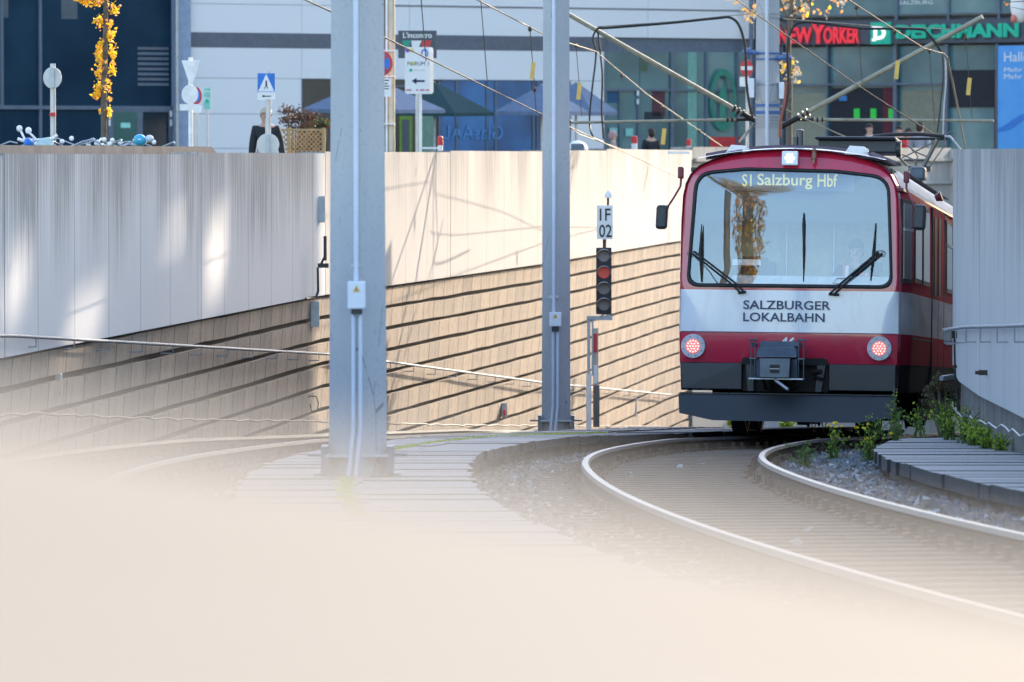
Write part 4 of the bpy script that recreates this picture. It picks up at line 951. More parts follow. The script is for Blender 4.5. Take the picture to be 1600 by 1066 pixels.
# destination display
M['dispback'] = mat("display backing", (.10, .12, .14), .6); M['disp'] = mat("yellow display digits", (.60, .55, .10), .5, emit=(.95, .85, .15), es=.09)
mb = MB(); mb.box((lx(1228), .30, lz(281)), (200/TS, .05, 32/TS)); dsp = mb.build("destination_display", M['dispback'], tram, True)
text("display_text", "S1", (lx(1151), .268, lz(290)), (15/TS, 0, 0), (0, 0, 19/TS), M['disp'], dsp, True, bold=.012)
text("display_text", "Salzburg", (lx(1175), .268, lz(294)), (87/TS, 0, 0), (0, 0, 24/TS), M['disp'], dsp, True, bold=.012)
text("display_text", "Hbf", (lx(1270), .268, lz(290)), (31/TS, 0, 0), (0, 0, 20/TS), M['disp'], dsp, True, bold=.012)
# cab interior
M['cab'] = mat("cab tan lining", (.60, .50, .34), .7); M['cabd'] = mat("cab dark", (.05, .055, .06), .7); M['cabl'] = mat("cab pale dash", (.80, .80, .80), .7)
mb = MB(); mb.box((0, 1.9, 2.1), (2.55, .03, 2.3)); mb.build("cab_bulkhead", M['cab'], tram, True)
mb = MB(); mb.box((-.55, 1.86, 2.25), (.55, .02, .4)); mb.build("bulkhead_window", mat("pale window light", (.5, .55, .4), .5), tram, True)
mb = MB(); mb.box((0, 1.0, 3.12), (2.4, 1.7, .05)); mb.box((0, .35, 2.72), (2.3, .03, .40)); mb.build("cab_ceiling", M['cabd'], tram, True)
mb = MB(); mb.box((.25, .45, 1.72), (1.9, .6, .30)); mb.build("dashboard", M['cabl'], tram, True, bevel=.03)
mb = MB(); mb.box((.95, .3, 1.98), (.26, .16, .12)); mb.tube([(1.0, .2, 2.0), (1.05, .15, 2.25)], .012, 6); mb.build("console", M['cabd'], tram, True, bevel=.01)
mb = MB(); mb.box((lx(1162), .9, 1.80), (.40, .12, .62)); mb.build("cab_seat", mat("dark red seat", (.07, .012, .015), .8), tram, True, bevel=.08)
mb = MB(); mb.box((lx(1190), .9, 1.80), (.14, .12, .5)); mb.build("seat_bolster", M['cabd'], tram, True, bevel=.04)
for x in (lx(1209), lx(1285)):
    mb = MB(); mb.tube([(x, 1.5, 1.5), (x, 1.5, 2.62)], .022, 8); mb.build("handrail_pole", M['galv'], tram, True)
mb = MB(); mb.box((lx(1157), .5, 2.03), (.34, .01, .07)); mb.build("dash_card", M['white'], tram, True)
# side glazing and doors
def sidebox(y0, y1, z0, z1, mt, name, out=.012, parent=None):
    mb = MB(); w_ = lambda y: interp([(.14, 1.315), (1.05, 1.40), (1.06, 1.40)], y) if y < 1.05 else 1.40
    P = [(w_(y0)-.05, y0), (w_(y0)+out, y0), (w_(y1)+out, y1), (w_(y1)-.05, y1)]
    mb.hexa([(x, y, z0) for x, y in P]+[(x-(.0 if z1 < 2.6 else .01), y, z1) for x, y in P]); return mb.build(name, mt, parent or tram, True)
zc0, zc1 = lz(440), 2.86
def sidewin(y0, y1, z0=1.83, z1=2.80, transom=None):
    f = sidebox(y0, y1, z0, z1, M['black'], "side_window", .010); sidebox(y0+.07, y1-.07, z0+.05, z1-.05, M['tside'], "pane", .016, f)
    if transom: sidebox(y0+.05, y1-.05, transom, transom+.035, M['galv'], "transom", .022, f)
sidewin(.22, .98, 1.80, 2.80, 2.42)
for a, b in ((1.35, 2.75), (3.0, 4.4), (8.3, 9.7), (9.8, 11.2), (11.3, 12.7), (12.8, 14.2)): sidewin(a, b, 1.83, 2.80, 2.45 if a > 5 else None)
dr = sidebox(5.1, 7.7, .62, 2.86, M['livery'], "door", .014); 
for a, b in ((5.35, 5.75), (6.3, 6.7)): sidebox(a, b, 1.75, 2.75, M['black'], "door_window", .022, dr)
for y in (5.05, 6.4, 7.75): sidebox(y-.02, y+.02, .6, 2.86, M['black'], "door_seam", .018)
sidebox(.1, 15.9, 2.885, 2.92, M['plum'], "gutter_strip", .03)
sidebox(1.1, 15.9, 1.14, 1.155, M['black'], "skirt_seam", .006)
mb = MB(); mb.tube([(1.36, 6.3, 3.02), (1.44, 6.3, 3.05)], [.04, .07], 8); mb.build("side_lamp", M['plum'], tram, True)
# roof equipment
# pantograph at tram y ~ 14
M['panto'] = mat("pantograph tube", (.16, .15, .13), .4, .5)
pg = bpy.data.objects.new("pantograph", None); col.objects.link(pg); pg.parent = tram; pg.location = (0, 0, 0); WL[pg] = Vector((0, 0, 0))
YP = 15.0; sP = F/(TD+YP)
Tm = Matrix.Translation(tram.location) @ tram.rotation_euler.to_matrix().to_4x4(); Ti = Tm.inverted()
def tl(px, py, dd=0): return Ti @ at(px, py, TD+YP+dd)
bc_ = Ti @ at(1343, 231, TD+6); mb = MB(); mb.box(bc_, (1.02, .9, .17)); mb.box(bc_+Vector((-.02, -.1, .10)), (1.05, 1.0, .04)); e_ = bc_+Vector((.50, -.35, -.03)); mb.tube([e_, e_+Vector((.06, 0, 0))], .11, 12); mb.build("roof_resistor_box", M['dark'], tram, True, bevel=.02)
bc_ = Ti @ at(1434, 272, TD+11); mb = MB(); mb.box(bc_, (.22, .4, .2)); mb.build("roof_equipment", M['coup'], tram, True, bevel=.04)
mb = MB(); mb.tube([tl(1352, 220), tl(1368, 213), tl(1400, 210), tl(1440, 210), tl(1475, 213)], .028, 8); mb.tube([tl(1352, 217, .35), tl(1400, 217, .35), tl(1480, 217, .35)], .02, 8); mb.build("collector_bow", M['black'], pg, True)
mb = MB(); mb.tube([tl(1473, 213), tl(1484, 214), tl(1491, 222), tl(1500, 234)], .018, 8); mb.tube([tl(1362, 213), tl(1354, 216), tl(1348, 223)], .018, 8); mb.build("horn", M['galv'], pg, True)
mb = MB(); mb.tube([tl(1464, 218), tl(1441, 262)], .028, 8); mb.tube([tl(1466, 219), tl(1444, 262)], .012, 8); mb.tube([tl(1402, 243), tl(1421, 264)], .018, 8); mb.tube([tl(1412, 250), tl(1448, 250)], .018, 8)
mb.tube([tl(1430, 250), tl(1431, 263)], .018, 8); mb.build("lower_arm", M['panto'], pg, True)
mb = MB()
for a in ([(1402, 222), (1415, 226), (1428, 236), (1434, 246), (1430, 250)], [(1404, 240), (1415, 244), (1427, 250)], [(1409, 247), (1462, 221)], [(1424, 235), (1448, 245)], [(1475, 228), (1452, 261)], [(1476, 214), (1476, 232)]): mb.tube([tl(*q) for q in a], .011, 6)
mb.tube([tl(1478, 212), tl(1484, 206), tl(1492, 206), tl(1492, 230)], .012, 6); mb.build("stay_rod", M['panto'], pg, True)
mb = MB(); mb.box(tl(1436, 264), (.35, .2, .08)); mb.build("pantograph_base", M['dark'], pg, True)

# ---------------------------------------------------------------- people
def person(label, cat, loc, h, coat, legs, pose=None, hair='hair', group=None, heading=0, child_vest=False, seated=False):
    """one continuous skinned body; clothing as a second shell"""
    o = bpy.data.objects
    t = thing("person", loc, label, cat, group); t.rotation_euler = (0, 0, heading); k = h/1.75
    arm = pose or ((.24, .0, 1.12), (.26, .02, .86), (-.24, .0, 1.12), (-.26, .02, .86))
    V = [(0, 0, .95), (0, 0, 1.15), (0, 0, 1.38), (0, .0, 1.50), (0, -.01, 1.62), (0, -.015, 1.72), (.18, 0, 1.42), arm[0], arm[1], (-.18, 0, 1.42), arm[2], arm[3], (.10, 0, .90), (.12, -.03, .50), (.12, .02, .08), (.12, -.14, .03), (-.10, 0, .90), (-.12, .05, .50), (-.13, .10, .08), (-.13, -.05, .03)]
    Rr = [.15, .14, .17, .055, .095, .075, .075, .048, .034, .075, .048, .034, .10, .062, .045, .04, .10, .062, .045, .04]
    if seated:
        V[12] = (.10, -.05, .92); V[13] = (.13, -.48, .94); V[14] = (.13, -.50, .50); V[15] = (.13, -.62, .46); V[16] = (-.10, -.05, .92); V[17] = (-.13, -.48, .94); V[18] = (-.13, -.50, .50); V[19] = (-.13, -.62, .46)
    Ed = [(0, 1), (1, 2), (2, 3), (3, 4), (4, 5), (2, 6), (6, 7), (7, 8), (2, 9), (9, 10), (10, 11), (0, 12), (12, 13), (13, 14), (14, 15), (0, 16), (16, 17), (17, 18), (18, 19)]
    def skin(name, ids, grow, m, edges=None):
        idx = {v: i for i, v in enumerate(ids)}; me = bpy.data.meshes.new(name)
        me.from_pydata([tuple((Vector(V[i]) if not (name == 'jacket' and i in (8, 11)) else Vector(V[i-1]).lerp(Vector(V[i]), .82))*k) for i in ids], [(idx[a], idx[b]) for a, b in Ed if a in idx and b in idx], [])
        ob = o.new(name, me); col.objects.link(ob); ob.parent = t; me.materials.append(m)
        sk = ob.modifiers.new("skin", 'SKIN'); sk.use_smooth_shade = True
        for i, v in enumerate(ids):
            sv = me.skin_vertices[0].data[i]; r_ = (Rr[v]+grow)*k; fl = .72 if v in (0, 1, 2) else 1
            sv.radius = (r_, r_*fl); sv.use_root = (i == 0)
        sb_ = ob.modifiers.new("sub", 'SUBSURF'); sb_.levels = 1; sb_.render_levels = 2; return ob
    skin("body", list(range(20)), 0, M['skin'])
    skin("jacket", [0, 1, 2, 6, 7, 8, 9, 10, 11], .02, coat)
    skin("trousers", [0, 12, 13, 14, 16, 17, 18], .012, legs)
    mb = MB(); mb.ball((0, .02*k, 1.70*k), (.10*k, .115*k, .11*k), 14, 10, half=True); mb.ball((0, .05*k, 1.66*k), (.098*k, .09*k, .13*k), 14, 10); mb.build("hair", M[hair], t, True)
    mb = MB(); mb.ball((0, -.112*k, 1.655*k), (.014*k, .022*k, .025*k), 8, 6); 
    for sx in (-1, 1): mb.ball((sx*.093*k, .0, 1.66*k), (.012*k, .022*k, .032*k), 8, 6)
    mb.build("nose_and_ears", M['skin'], t, True)
    mb = MB()
    for sx in (-1, 1): mb.ball((sx*.034*k, -.100*k, 1.672*k), (.012*k, .008*k, .008*k), 8, 6)
    mb.box((0, -.1*k, 1.615*k), (.05*k, .01*k, .008*k)); mb.build("eyes_and_mouth", M['cabd'], t, True)
    return t
# driver
dw = Tm @ Vector((lx(1328), .95, lz(388)-1.66))
dv = person("driver in a dark top and orange safety vest seated behind the windscreen", "person", dw, 1.75, M['jacket'], M['jeans'], ((.30, -.16, 1.16), (.22, -.40, 1.10), (-.30, -.16, 1.16), (-.22, -.40, 1.10)), seated=True, heading=R(-6))
for sx in (-1, 1):
    mb = MB(); mb.hexa([(sx*.10-.07, -.20, 1.12), (sx*.14+.07, -.20, 1.12), (sx*.14+.07, -.1, 1.12), (sx*.10-.07, -.1, 1.12), (sx*.10-.05, -.16, 1.50), (sx*.13+.07, -.13, 1.49), (sx*.13+.07, .0, 1.50), (sx*.10-.05, .0, 1.52)]); v_ = mb.build("safety_vest", M['vest'], dv, True, bevel=.01)
    mb = MB(); mb.hexa([(sx*.12-.02, -.21, 1.12), (sx*.12+.02, -.21, 1.12), (sx*.12+.02, -.2, 1.12), (sx*.12-.02, -.2, 1.12), (sx*.12-.0, -.165, 1.49), (sx*.12+.04, -.165, 1.49), (sx*.12+.04, -.15, 1.49), (sx*.12-.0, -.15, 1.49)]); mb.build("reflective_stripe", M['white'], v_, True)
S0 = -1.0
def street_person(px, ytop, d, label, coat, legs='jeans', hair='hair', heading=0, pose=None):
    p = at(px, ytop, d); h = p.z-S0; return person(label, "person", (p.x, d, S0), h, M[coat], M[legs], pose, hair, "pedestrians on the street above the wall", heading)
M['hairg'] = mat("grey blond hair", (.5, .42, .32), .7)
street_person(416, 172, 90, "walker in a black jacket partly behind the crossing sign post", 'jacket', hair='hairg', pose=((.25, -.02, 1.14), (.30, -.12, .94), (-.23, 0, 1.12), (-.25, .02, .86)))
street_person(958, 207, 138, "person in a pink coat between the bollards and the second mast", 'pink', hair='pink', heading=R(90))
street_person(1017, 203, 140, "person in black with a rucksack seen above the wall by the glass front", 'jacket', heading=R(200))
street_person(1358, 196, 148, "dark haired person behind the tram roof outside the shop door", 'jacket', heading=R(30))
street_person(1404, 199, 147, "person in a red jacket under the shop windows", 'redcoat', heading=R(-20))
street_person(1437, 193, 148, "person in a pale grey coat right of the red jacket", 'greycoat', heading=R(160))
street_person(1420, 203, 151, "person in a green top between the red and the grey coats", 'leaf_g', heading=R(40))

# ---------------------------------------------------------------- buildings
KD = 1.12
sA = lambda px: (55-(px-600)*.0035)/KD
sB = lambda px: (sA(1180)*KD+(px-1180)*.0042)/KD
def fac(thing_, sf, name, px0, px1, py0, py1, m, off=0.0, th=.12, parent=None, bevel=0):
    """box on a facade: px range, rows measured at its left edge"""
    s0, s1 = sf(px0), sf(px1); a = Vector(((px0-800)/s0, F/s0, 0)); b = Vector(((px1-800)/s1, F/s1, 0)); t = (b-a).normalized(); n = Vector((t.y, -t.x, 0))
    z1 = (HY-py0)/s0; z0 = (HY-py1)/s0; a2, b2 = a+n*off, b+n*off; a3, b3 = a+n*(off-th), b+n*(off-th)
    mb = MB(); mb.hexa([Vector((p.x, p.y, z0)) for p in (a2, b2, b3, a3)]+[Vector((p.x, p.y, z1)) for p in (a2, b2, b3, a3)])
    return mb.build(name, m, parent or thing_, bevel=bevel)
def floc(sf, px): s = sf(px); return ((px-800)/s, F/s, -1)
BOT = 320
# dark glass block, far left
ba = thing("office_building", floc(sA, 130), "dark navy glass office front with a small entrance at the far left", "building")
fac(ba, sA, "curtain_glass", -420, 268, -700, BOT, M['glass_navy'], 0, .3)
for px in (-100, 3, 63, 165): fac(ba, sA, "mullion", px-2.2, px+2.2, -700, 166 if px != 63 else BOT, M['mull'], .08, .08)
fac(ba, sA, "transom", -420, 268, 163, 169, M['mull'], .10, .1)
M['blind'] = mat("pale roller blind", (.10, .12, .13), .7)
fac(ba, sA, "blind", 97, 122, -80, 30, M['blind'], .004, .02); fac(ba, sA, "blind", 6, 14, -80, 28, M['blind'], .004, .02)
for k in range(8): fac(ba, sA, "louvre", 216, 264, 74+k*8, 78+k*8, M['mull'] if k % 2 else M['clad_dark'], .012, .02)
dr = fac(ba, sA, "entrance", 168, 268, 172, BOT, M['mull'], .09, .08)
fac(ba, sA, "door_leaf", 177, 213, 175, BOT, M['door_green'], .10, .02, dr); fac(ba, sA, "door_leaf", 222, 262, 175, BOT, M['glass_dk'], .10, .02, dr)
fac(ba, sA, "door_notice", 187, 202, 192, 200, mat("mint notice", (.35, .75, .62), .5), .112, .01, dr)
for px in (168, 264):
    for py in (173, 187): fac(ba, sA, "hinge_plate", px, px+3, py, py+10, M['clad'], .12, .02, dr)
# big clad shopping centre
bb = thing("shopping_centre", floc(sA, 700), "long pale metal clad building with a dark band and glazed ground floor", "building")
fac(bb, sA, "blue_pilaster", 269, 294, -700, BOT, M['clad_blue'], .25, .5)
def clad(px0, px1, py0, py1): fac(bb, sA, "cladding_panel", px0+.3, px1-.3, py0+.35, py1-.35, M['clad'], .0, .3)
cols_ = [295, 472, 640, 860, 1012, 1178]
def yA(px, y): return HY-(HY-y)*sA(px)/sA(295)       # row at another px for the same height
rows_ = [(-700, -110), (-110, 6), (6, 51), (74, 122)]
for a, b in zip(cols_[:-1], cols_[1:]):
    for r0, r1 in rows_:
        if r0 == 74 and a >= 945: continue
        if a == 860 and r0 == 74: clad(860, 945, yA(a, r0), yA(a, r1)); continue
        clad(a, b, yA(a, r0), yA(a, r1))
for r0, r1 in ((122, 178), (178, 232), (232, BOT)):
    clad(295, 472, r0, r1)
    clad(892, 944, yA(892, r0), yA(892, r1))
fac(bb, sA, "backing", 290, 1192, -700, BOT, M['mull'], -.12, .4)
fac(bb, sA, "dark_band", 295, 944, 51, 74, M['clad_dark'], .012, .3)
fac(bb, sA, "ledge", 600, 1178, 8, 9.5, M['clad_dark'], .02, .1)
# ground floor glazing 472..890
y12 = yA(472, 124)
fac(bb, sA, "shop_glass", 474, 560, y12, BOT, M['glass_dk'], -.05, .05)
fac(bb, sA, "shop_glass", 600, 686, y12, BOT, M['glass_dk'], -.05, .05)
fac(bb, sA, "shop_glass", 690, 832, y12, BOT, M['glass_blue'], -.05, .05)
fac(bb, sA, "shop_glass", 836, 890, y12, BOT, M['glass_blue'], -.05, .05)
for px, w_ in ((472, 2), (596, 3), (687, 3), (714, 3), (775, 3), (761, 2), (834, 3), (889, 3), (840, 2)): fac(bb, sA, "mullion", px-w_/2, px+w_/2, yA(px, 124), BOT, M['mull'], .0, .08)
fac(bb, sA, "transom", 600, 690, yA(600, 131), yA(600, 134), M['mull'], .02, .08)
fac(bb, sA, "lit_doorway", 625, 645, 170, BOT, mat("lime interior", (.16, .28, .03), .6), -.03, .02)
fac(bb, sA, "shop_display", 657, 682, 160, BOT, mat("pale green display", (.18, .30, .22), .6), -.03, .02)
fac(bb, sA, "dark_door", 629, 640, 187, BOT, M['fascia'], -.02, .02)
s_ = sA(730)
def facade_text(th_, sf, name, body, px0, px1, py0, py1, m, off, bold=.0, mirror=False, th=0):
    s0, s1 = sf(px0), sf(px1); a = Vector(((px0-800)/s0, F/s0, 0)); b = Vector(((px1-800)/s1, F/s1, 0)); t = (b-a).normalized(); n = Vector((t.y, -t.x, 0))
    a = a+n*off; b = b+n*off; z0 = (HY-py1)/s0; z1 = (HY-py0)/s0
    A = Vector((a.x, a.y, z0)); rt = Vector((b.x-a.x, b.y-a.y, 0))
    if mirror: A = A+rt; rt = -rt
    return text(name, body, A, rt, (0, 0, z1-z0), m, th_, bold=bold, th=th, nrm=n)
M['ghost'] = mat("pale blue reflected lettering", (.07, .25, .52), .4)
facade_text(bb, sA, "reflected_lettering", "GlasAAL", 692, 786, 196, 218, M['ghost'], .0, .0, True)  # mirrored letters imitate a reflection in the blue glass
# tall glazing 945..1178
gt = yA(945, 75)
for a, b in ((946, 1000), (1001, 1047), (1053, 1102), (1105, 1150), (1152, 1178)): fac(bb, sA, "shop_glass", a, b, gt, BOT, M['glass_teal'], -.06, .05)
for px, w_ in ((945, 3), (1050, 5), (1103.5, 3), (1151, 2.5), (968, 1.5), (998, 4)): fac(bb, sA, "mullion", px-w_/2, px+w_/2, gt if px != 998 and px != 968 else yA(px, 137), BOT, M['mull'], .02, .08)
fac(bb, sA, "transom", 945, 1178, yA(945, 134), yA(945, 138), M['mull'], .03, .08)
fac(bb, sA, "green_column", 1075, 1089, gt, BOT, mat("pale green column", (.20, .42, .34), .5), -.03, .03)
M['gring'] = mat("dark green emblem", (.0, .20, .13), .4)
s_ = sA(1129); cx, cy, cz = (1129-800)/s_, F/s_, (HY-156)/s_
mb = MB(); nn_ = Vector((.3, -.95, 0)); mb.ring((cx, cy-.12, cz), 17/s_, 22/s_, nn_, .03, 32, 0, 2.2); em = mb.build("round_emblem", M['gring'], bb)
mb = MB(); mb.prism([(cx-.22, cy-.13, cz-.1), (cx+.22, cy-.13, cz-.1), (cx, cy-.13, cz+.55)], (0, -.03, 0)); mb.box((cx, cy-.14, cz-.4), (.18, .03, .7)); mb.build("emblem_arrow", M['gring'], em)
fac(bb, sA, "red_display", 1110, 1158, 214, 232, M['red'], -.02, .02)
M['mint'] = mat("mint sticker", (.25, .60, .52), .5)
for px, py in ((952, 200), (977, 201)): fac(bb, sA, "door_sticker", px, px+12, py, py+12, M['mint'], .02, .02)
for px, py, w_, h_, mm in ((950, 143, 16, 18, 'blue'), (1020, 142, 20, 40, 'redcoat'), (1003, 92, 10, 20, 'leaf_l'), (1008, 175, 30, 14, 'cabd')): fac(bb, sA, "shop_display", px, px+w_, py, py+h_, mat("display "+mm, {'blue': (.03, .10, .20), 'redcoat': (.12, .04, .05), 'leaf_l': (.10, .14, .08), 'cabd': (.03, .04, .05)}[mm], .7), -.045, .015)
for px, py, w_, h_ in ((994, 142, 3, 8), (994, 155, 3, 8)): fac(bb, sA, "handle", px, px+w_, py, py+h_, M['white'], .05, .02)
# rainwater pipes
for nm, px, r_, y1_, lab in (("downpipe", 279, 3.4, -300, "grey downpipe on the blue pilaster beside the dark glass front"), ("downpipe", 1172, 3.6, -300, "grey green downpipe left of the far mast")):
    s_ = sA(px); mb = MB(); X0, D0 = (px-800)/s_, F/s_-.5; mb.tube([(X0, D0, -1), (X0, D0, 6)], r_/s_, 10); mb.tube([(X0, D0, .8), (X0, D0, .86)], r_*1.5/s_, 10); tag(mb.build(nm, M['mull'] if px > 1000 else M['galv']), lab, "downpipe")
# second building with the shop names
bc = thing("shop_building", floc(sB, 1400), "glazed shop building with red and green shop names on a dark fascia", "building")
bb2 = fac(bc, sB, "backing", 1180, 1900, -700, BOT, M['fascia'], -.30, .4)
for a, b in ((1182, 1398), (1400, 1478), (1481, 1557), (1560, 1640), (1642, 1900)): fac(bc, sB, "upper_glass", a, b, -300, HY-(HY-30)*sB(a)/sB(1182), M['glass_teal'], -.10, .06)
fac(bc, sB, "fascia_board", 1180, 1900, 36, 72, M['fascia'], .05, .3)
def yB(px, y): return HY-(HY-y)*sB(px)/sB(1300)
gl = [(1222, 1290), (1292, 1394), (1400, 1470), (1474, 1555)]
for a, b in gl: fac(bc, sB, "shop_glass", a, b, yB(a, 74), BOT, M['glass_teal'], -.20, .04)
fac(bc, sB, "shop_glass", 1182, 1220, yB(1182, 74), BOT, M['glass_dk'], -.2, .04)
for px, w_ in ((1221, 2), (1397, 5), (1291, 2.5), (1477, 5), (1556, 3)): fac(bc, sB, "mullion", px-w_/2, px+w_/2, yB(px, 72), BOT, M['mull'], .0, .15)
for px, w_ in ((1399, 4), (1480, 3), (1559, 3)): fac(bc, sB, "mullion", px-w_/2, px+w_/2, -300, 32, M['mull'], .0, .12)
fac(bc, sB, "transom", 1221, 1470, yB(1221, 131), yB(1221, 134), M['mull'], .02, .1); fac(bc, sB, "transom", 1180, 1900, yB(1180, 24), yB(1180, 26), M['mull'], .02, .1)
dk = mat("dark interior", (.02, .022, .028), .8); wine = mat("wine interior wall", (.12, .02, .03), .8); M['glow'] = mat("green light strip", (.02, .35, .05), .5, emit=(.05, 1, .1), es=.05)
fac(bc, sB, 'shop_display', 1228, 1286, 146, BOT, mat('cream display wall', (.30, .29, .20), .6), -.185, .02)
fac(bc, sB, 'shop_display', 1404, 1464, 142, BOT, mat('cream display wall 2', (.24, .23, .16), .6), -.185, .02)
fac(bc, sB, "interior_wall", 1295, 1392, 138, BOT, dk, -.16, .02); fac(bc, sB, "interior_wall", 1376, 1394, 138, BOT, wine, -.14, .02); fac(bc, sB, "interior_wall", 1478, 1552, 110, 168, dk, -.14, .02); fac(bc, sB, "interior_wall", 1550, 1555, 110, BOT, wine, -.12, .02)
for px, w_ in ((1331, 9), (1357, 9), (1385, 8)): fac(bc, sB, "light_strip", px, px+w_, 170, 186, M['glow'], -.11, .01)
fac(bc, sB, "light_strip", 1308, 1320, 150, 158, mat("blue strip", (.03, .2, .5), .4), -.11, .01)
facade_text(bc, sB, "shop_name", "NEW", 1218, 1272, 44, 69, M['letter_red'], .12, .03, th=.06); facade_text(bc, sB, "shop_name", "Y", 1271, 1293, 38, 69, M['letter_red'], .14, .04, th=.06); facade_text(bc, sB, "shop_name", "ORKER", 1290, 1346, 43, 69, M['letter_red'], .12, .03, th=.06)
pl_ = fac(bc, sB, "logo_plate", 1363, 1394, 36, 70, M['letter_green'], .16, .1)
M['lw'] = mat("white logo letter", (.85, .85, .85), .4, emit=(1, 1, 1), es=.2)
facade_text(bc, sB, "logo_letter", "D", 1369, 1388, 42, 63, M['lw'], .20, .05, th=.02); fac(bc, sB, "logo_stroke", 1366, 1372, 61, 65, M['lw'], .20, .02, pl_); fac(bc, sB, "logo_stroke", 1366, 1372, 42, 45, M['lw'], .20, .02, pl_)
facade_text(bc, sB, "shop_name", "DEICHMANN", 1403, 1594, 39.5, 61.5, M['letter_green'], .12, .05, th=.06)
facade_text(bc, sB, "faint_lettering", "SALZBURG", 1402, 1454, 2, 8, M['clad'], -.09, .0)
po = fac(bc, sB, "poster", 1561, 1660, 72, BOT, M['poster'], .12, .04)
facade_text(bc, sB, "poster_text", "Hallo", 1571, 1610, 82, 97, M['white'], .13, .0); facade_text(bc, sB, "poster_text", "Mehr Spaß.", 1571, 1632, 106, 115, M['white'], .13, .0); facade_text(bc, sB, "poster_text", "Mehr Bad.", 1571, 1626, 116, 124, M['white'], .13, .0)
s_ = sB(1561); a = Vector(((1561-800)/s_, F/s_, 0)); s1_ = sB(1660); b = Vector(((1660-800)/s1_, F/s1_, 0)); t_ = (b-a).normalized(); n_ = Vector((t_.y, -t_.x, 0)); pts = []
for i in range(21):
    q = a.lerp(b, i/20)+n_*.13; pts.append((q, (HY-204+14*math.sin(i*.17)**2+i*.9)/s_))
mb = MB(); vs = []
for i, (q, z) in enumerate(pts): vs += [Vector((q.x, q.y, z-.06-.12*math.sin(i*.3)**2)), Vector((q.x, q.y, z+.05+.05*math.sin(i*.25)))]
mb.add(vs, [(i*2, i*2+2, i*2+3, i*2+1) for i in range(20)]); mb.build("poster_wave", M['poster_wave'], bc)

# reflected town house left of the view and an added, slotted sun screen off to the right
bh = thing("town_house", (-46, 105, -1), "beige rendered town house outside the left edge reflected in the shop windows", "building")
mb = MB(); mb.box((-50, 105, 5), (8, 70, 12)); mb.build("wall", M['beige'], bh)
mb = MB(); mb.prism([(-55, 69, 11), (-45, 69, 11), (-50, 69, 15)], (0, 72, 0)); mb.build("roof", M['rust'], bh); w0 = None
for k in range(12):
    for z in (1.5, 5, 8.2):
        if w0 is None: mb = MB(); mb.box((0, 0, 0), (.1, 1.3, 1.9)); w0 = mb.build("window", M['glass_dk'], bh, True); o = w0
        else: o = w0.copy(); col.objects.link(o); o.parent = bh
        o.location = Vector((-45.95, 74+k*5.6, z))-Vector((-46, 105, -1))
bo = thing("shade_screen", (31.5, 70, -1), "tall slotted screen added outside the right edge to shade the near tracks", "building")
mb = MB()
def onscreen(d, z):      # where the ray from the left wall to the sun meets the screen plane x = 31
    t = (31-WX(d))/math.cos(R(SUN_AZ)); return d+t*math.sin(R(SUN_AZ)), z+t*math.tan(R(SUN_EL))
gaps = [(52.0, 54.2, -1.5, -.32), (55.3, 58.4, -2.0, -.85), (61.3, 64.6, -.95, -.03), (64.6, 67.2, -1.65, -.03)]; prev = 50.0  # slots shaped to throw sun patches on the left wall
for d0, d1, z0, z1 in gaps:
    ya, za = onscreen(d0, z0); yb2, zb2 = onscreen(d1, z1); yb2 -= .02
    if ya-prev > .1: mb.box((31.5, (prev+ya)/2, 17), (.6, ya-prev-.01, 36))
    mb.box((31.5, (ya+yb2)/2, (za-1)/2), (.6, yb2-ya-.01, za+1)); mb.box((31.5, (ya+yb2)/2, (zb2+35)/2), (.6, yb2-ya-.01, 35-zb2)); prev = yb2
ye = onscreen(75.0, 0)[0]; mb.box((31.5, (prev+ye)/2, 17), (.6, ye-prev-.01, 36))
mb.build("wall", M['clad'], bo)

# ---------------------------------------------------------------- signs at street level
def post(t, x, d, z1, r=.03, m='grey_sign'):
    mb = MB(); mb.tube([(x, d, S0), (x, d, z1)], r, 10); return mb.build("post", M[m], t)
def sp_(px, py, d): s = F/d; return (px-800)/s, (HY-py)/s, s
d = 72; x, z, s = sp_(83, 122, d); t = thing("road_sign", (x, d, S0), "round sign seen from behind on a post with red sticker, far left", "road sign", "traffic signs seen from behind")
post(t, x, d+.05, z+.2, .04); mb = MB(); mb.disc((x, d, z), 14.5/s, th=.02, rz=17/s); mb.build("sign_plate", M['grey_sign'], t, bevel=.004); mb = MB(); mb.box((x, d+.0, (HY-179)/s), (.085, .085, .05)); mb.build("sticker", M['red'], t)
mb = MB(); mb.box((x, d-.04, z), (.05, .04, .28)); mb.build("rear_rail", M['galv'], t)
d = 80; x, z, s = sp_(299, 145, d); t = thing("road_sign", (x, d, S0), "white backs of a give way triangle above a round sign on one post", "road sign", "traffic signs seen from behind"); t.rotation_euler = (0, 0, R(12))
M['signback'] = mat("bright white sign back", (.95, .93, .88), .5)
post(t, x, d+.05, (HY-90)/s, .035, 'signback')
mb = MB(); mb.prism([((284-800)/s, d, (HY-95)/s), ((297-800)/s, d, (HY-133)/s), ((301-800)/s, d, (HY-133)/s), ((314-800)/s, d, (HY-95)/s)], (0, -.02, 0)); mb.build("triangle_plate", M['signback'], t, bevel=.004)
mb = MB(); mb.disc(((297-800)/s, d-.01, (HY-148)/s), 13/s, th=.02, rz=15/s); mb.build("round_plate", M['signback'], t, bevel=.004)
mb = MB(); mb.box(((296-800)/s, d-.01, (HY-168)/s), (30/s, .02, 10/s)); mb.build("lower_plate", M['signback'], t)
d = 84; x, z, s = sp_(307, 150, d); t = thing("no_stopping_sign", (x, d, S0), "blue and red round sign half hidden behind the white sign backs", "road sign")
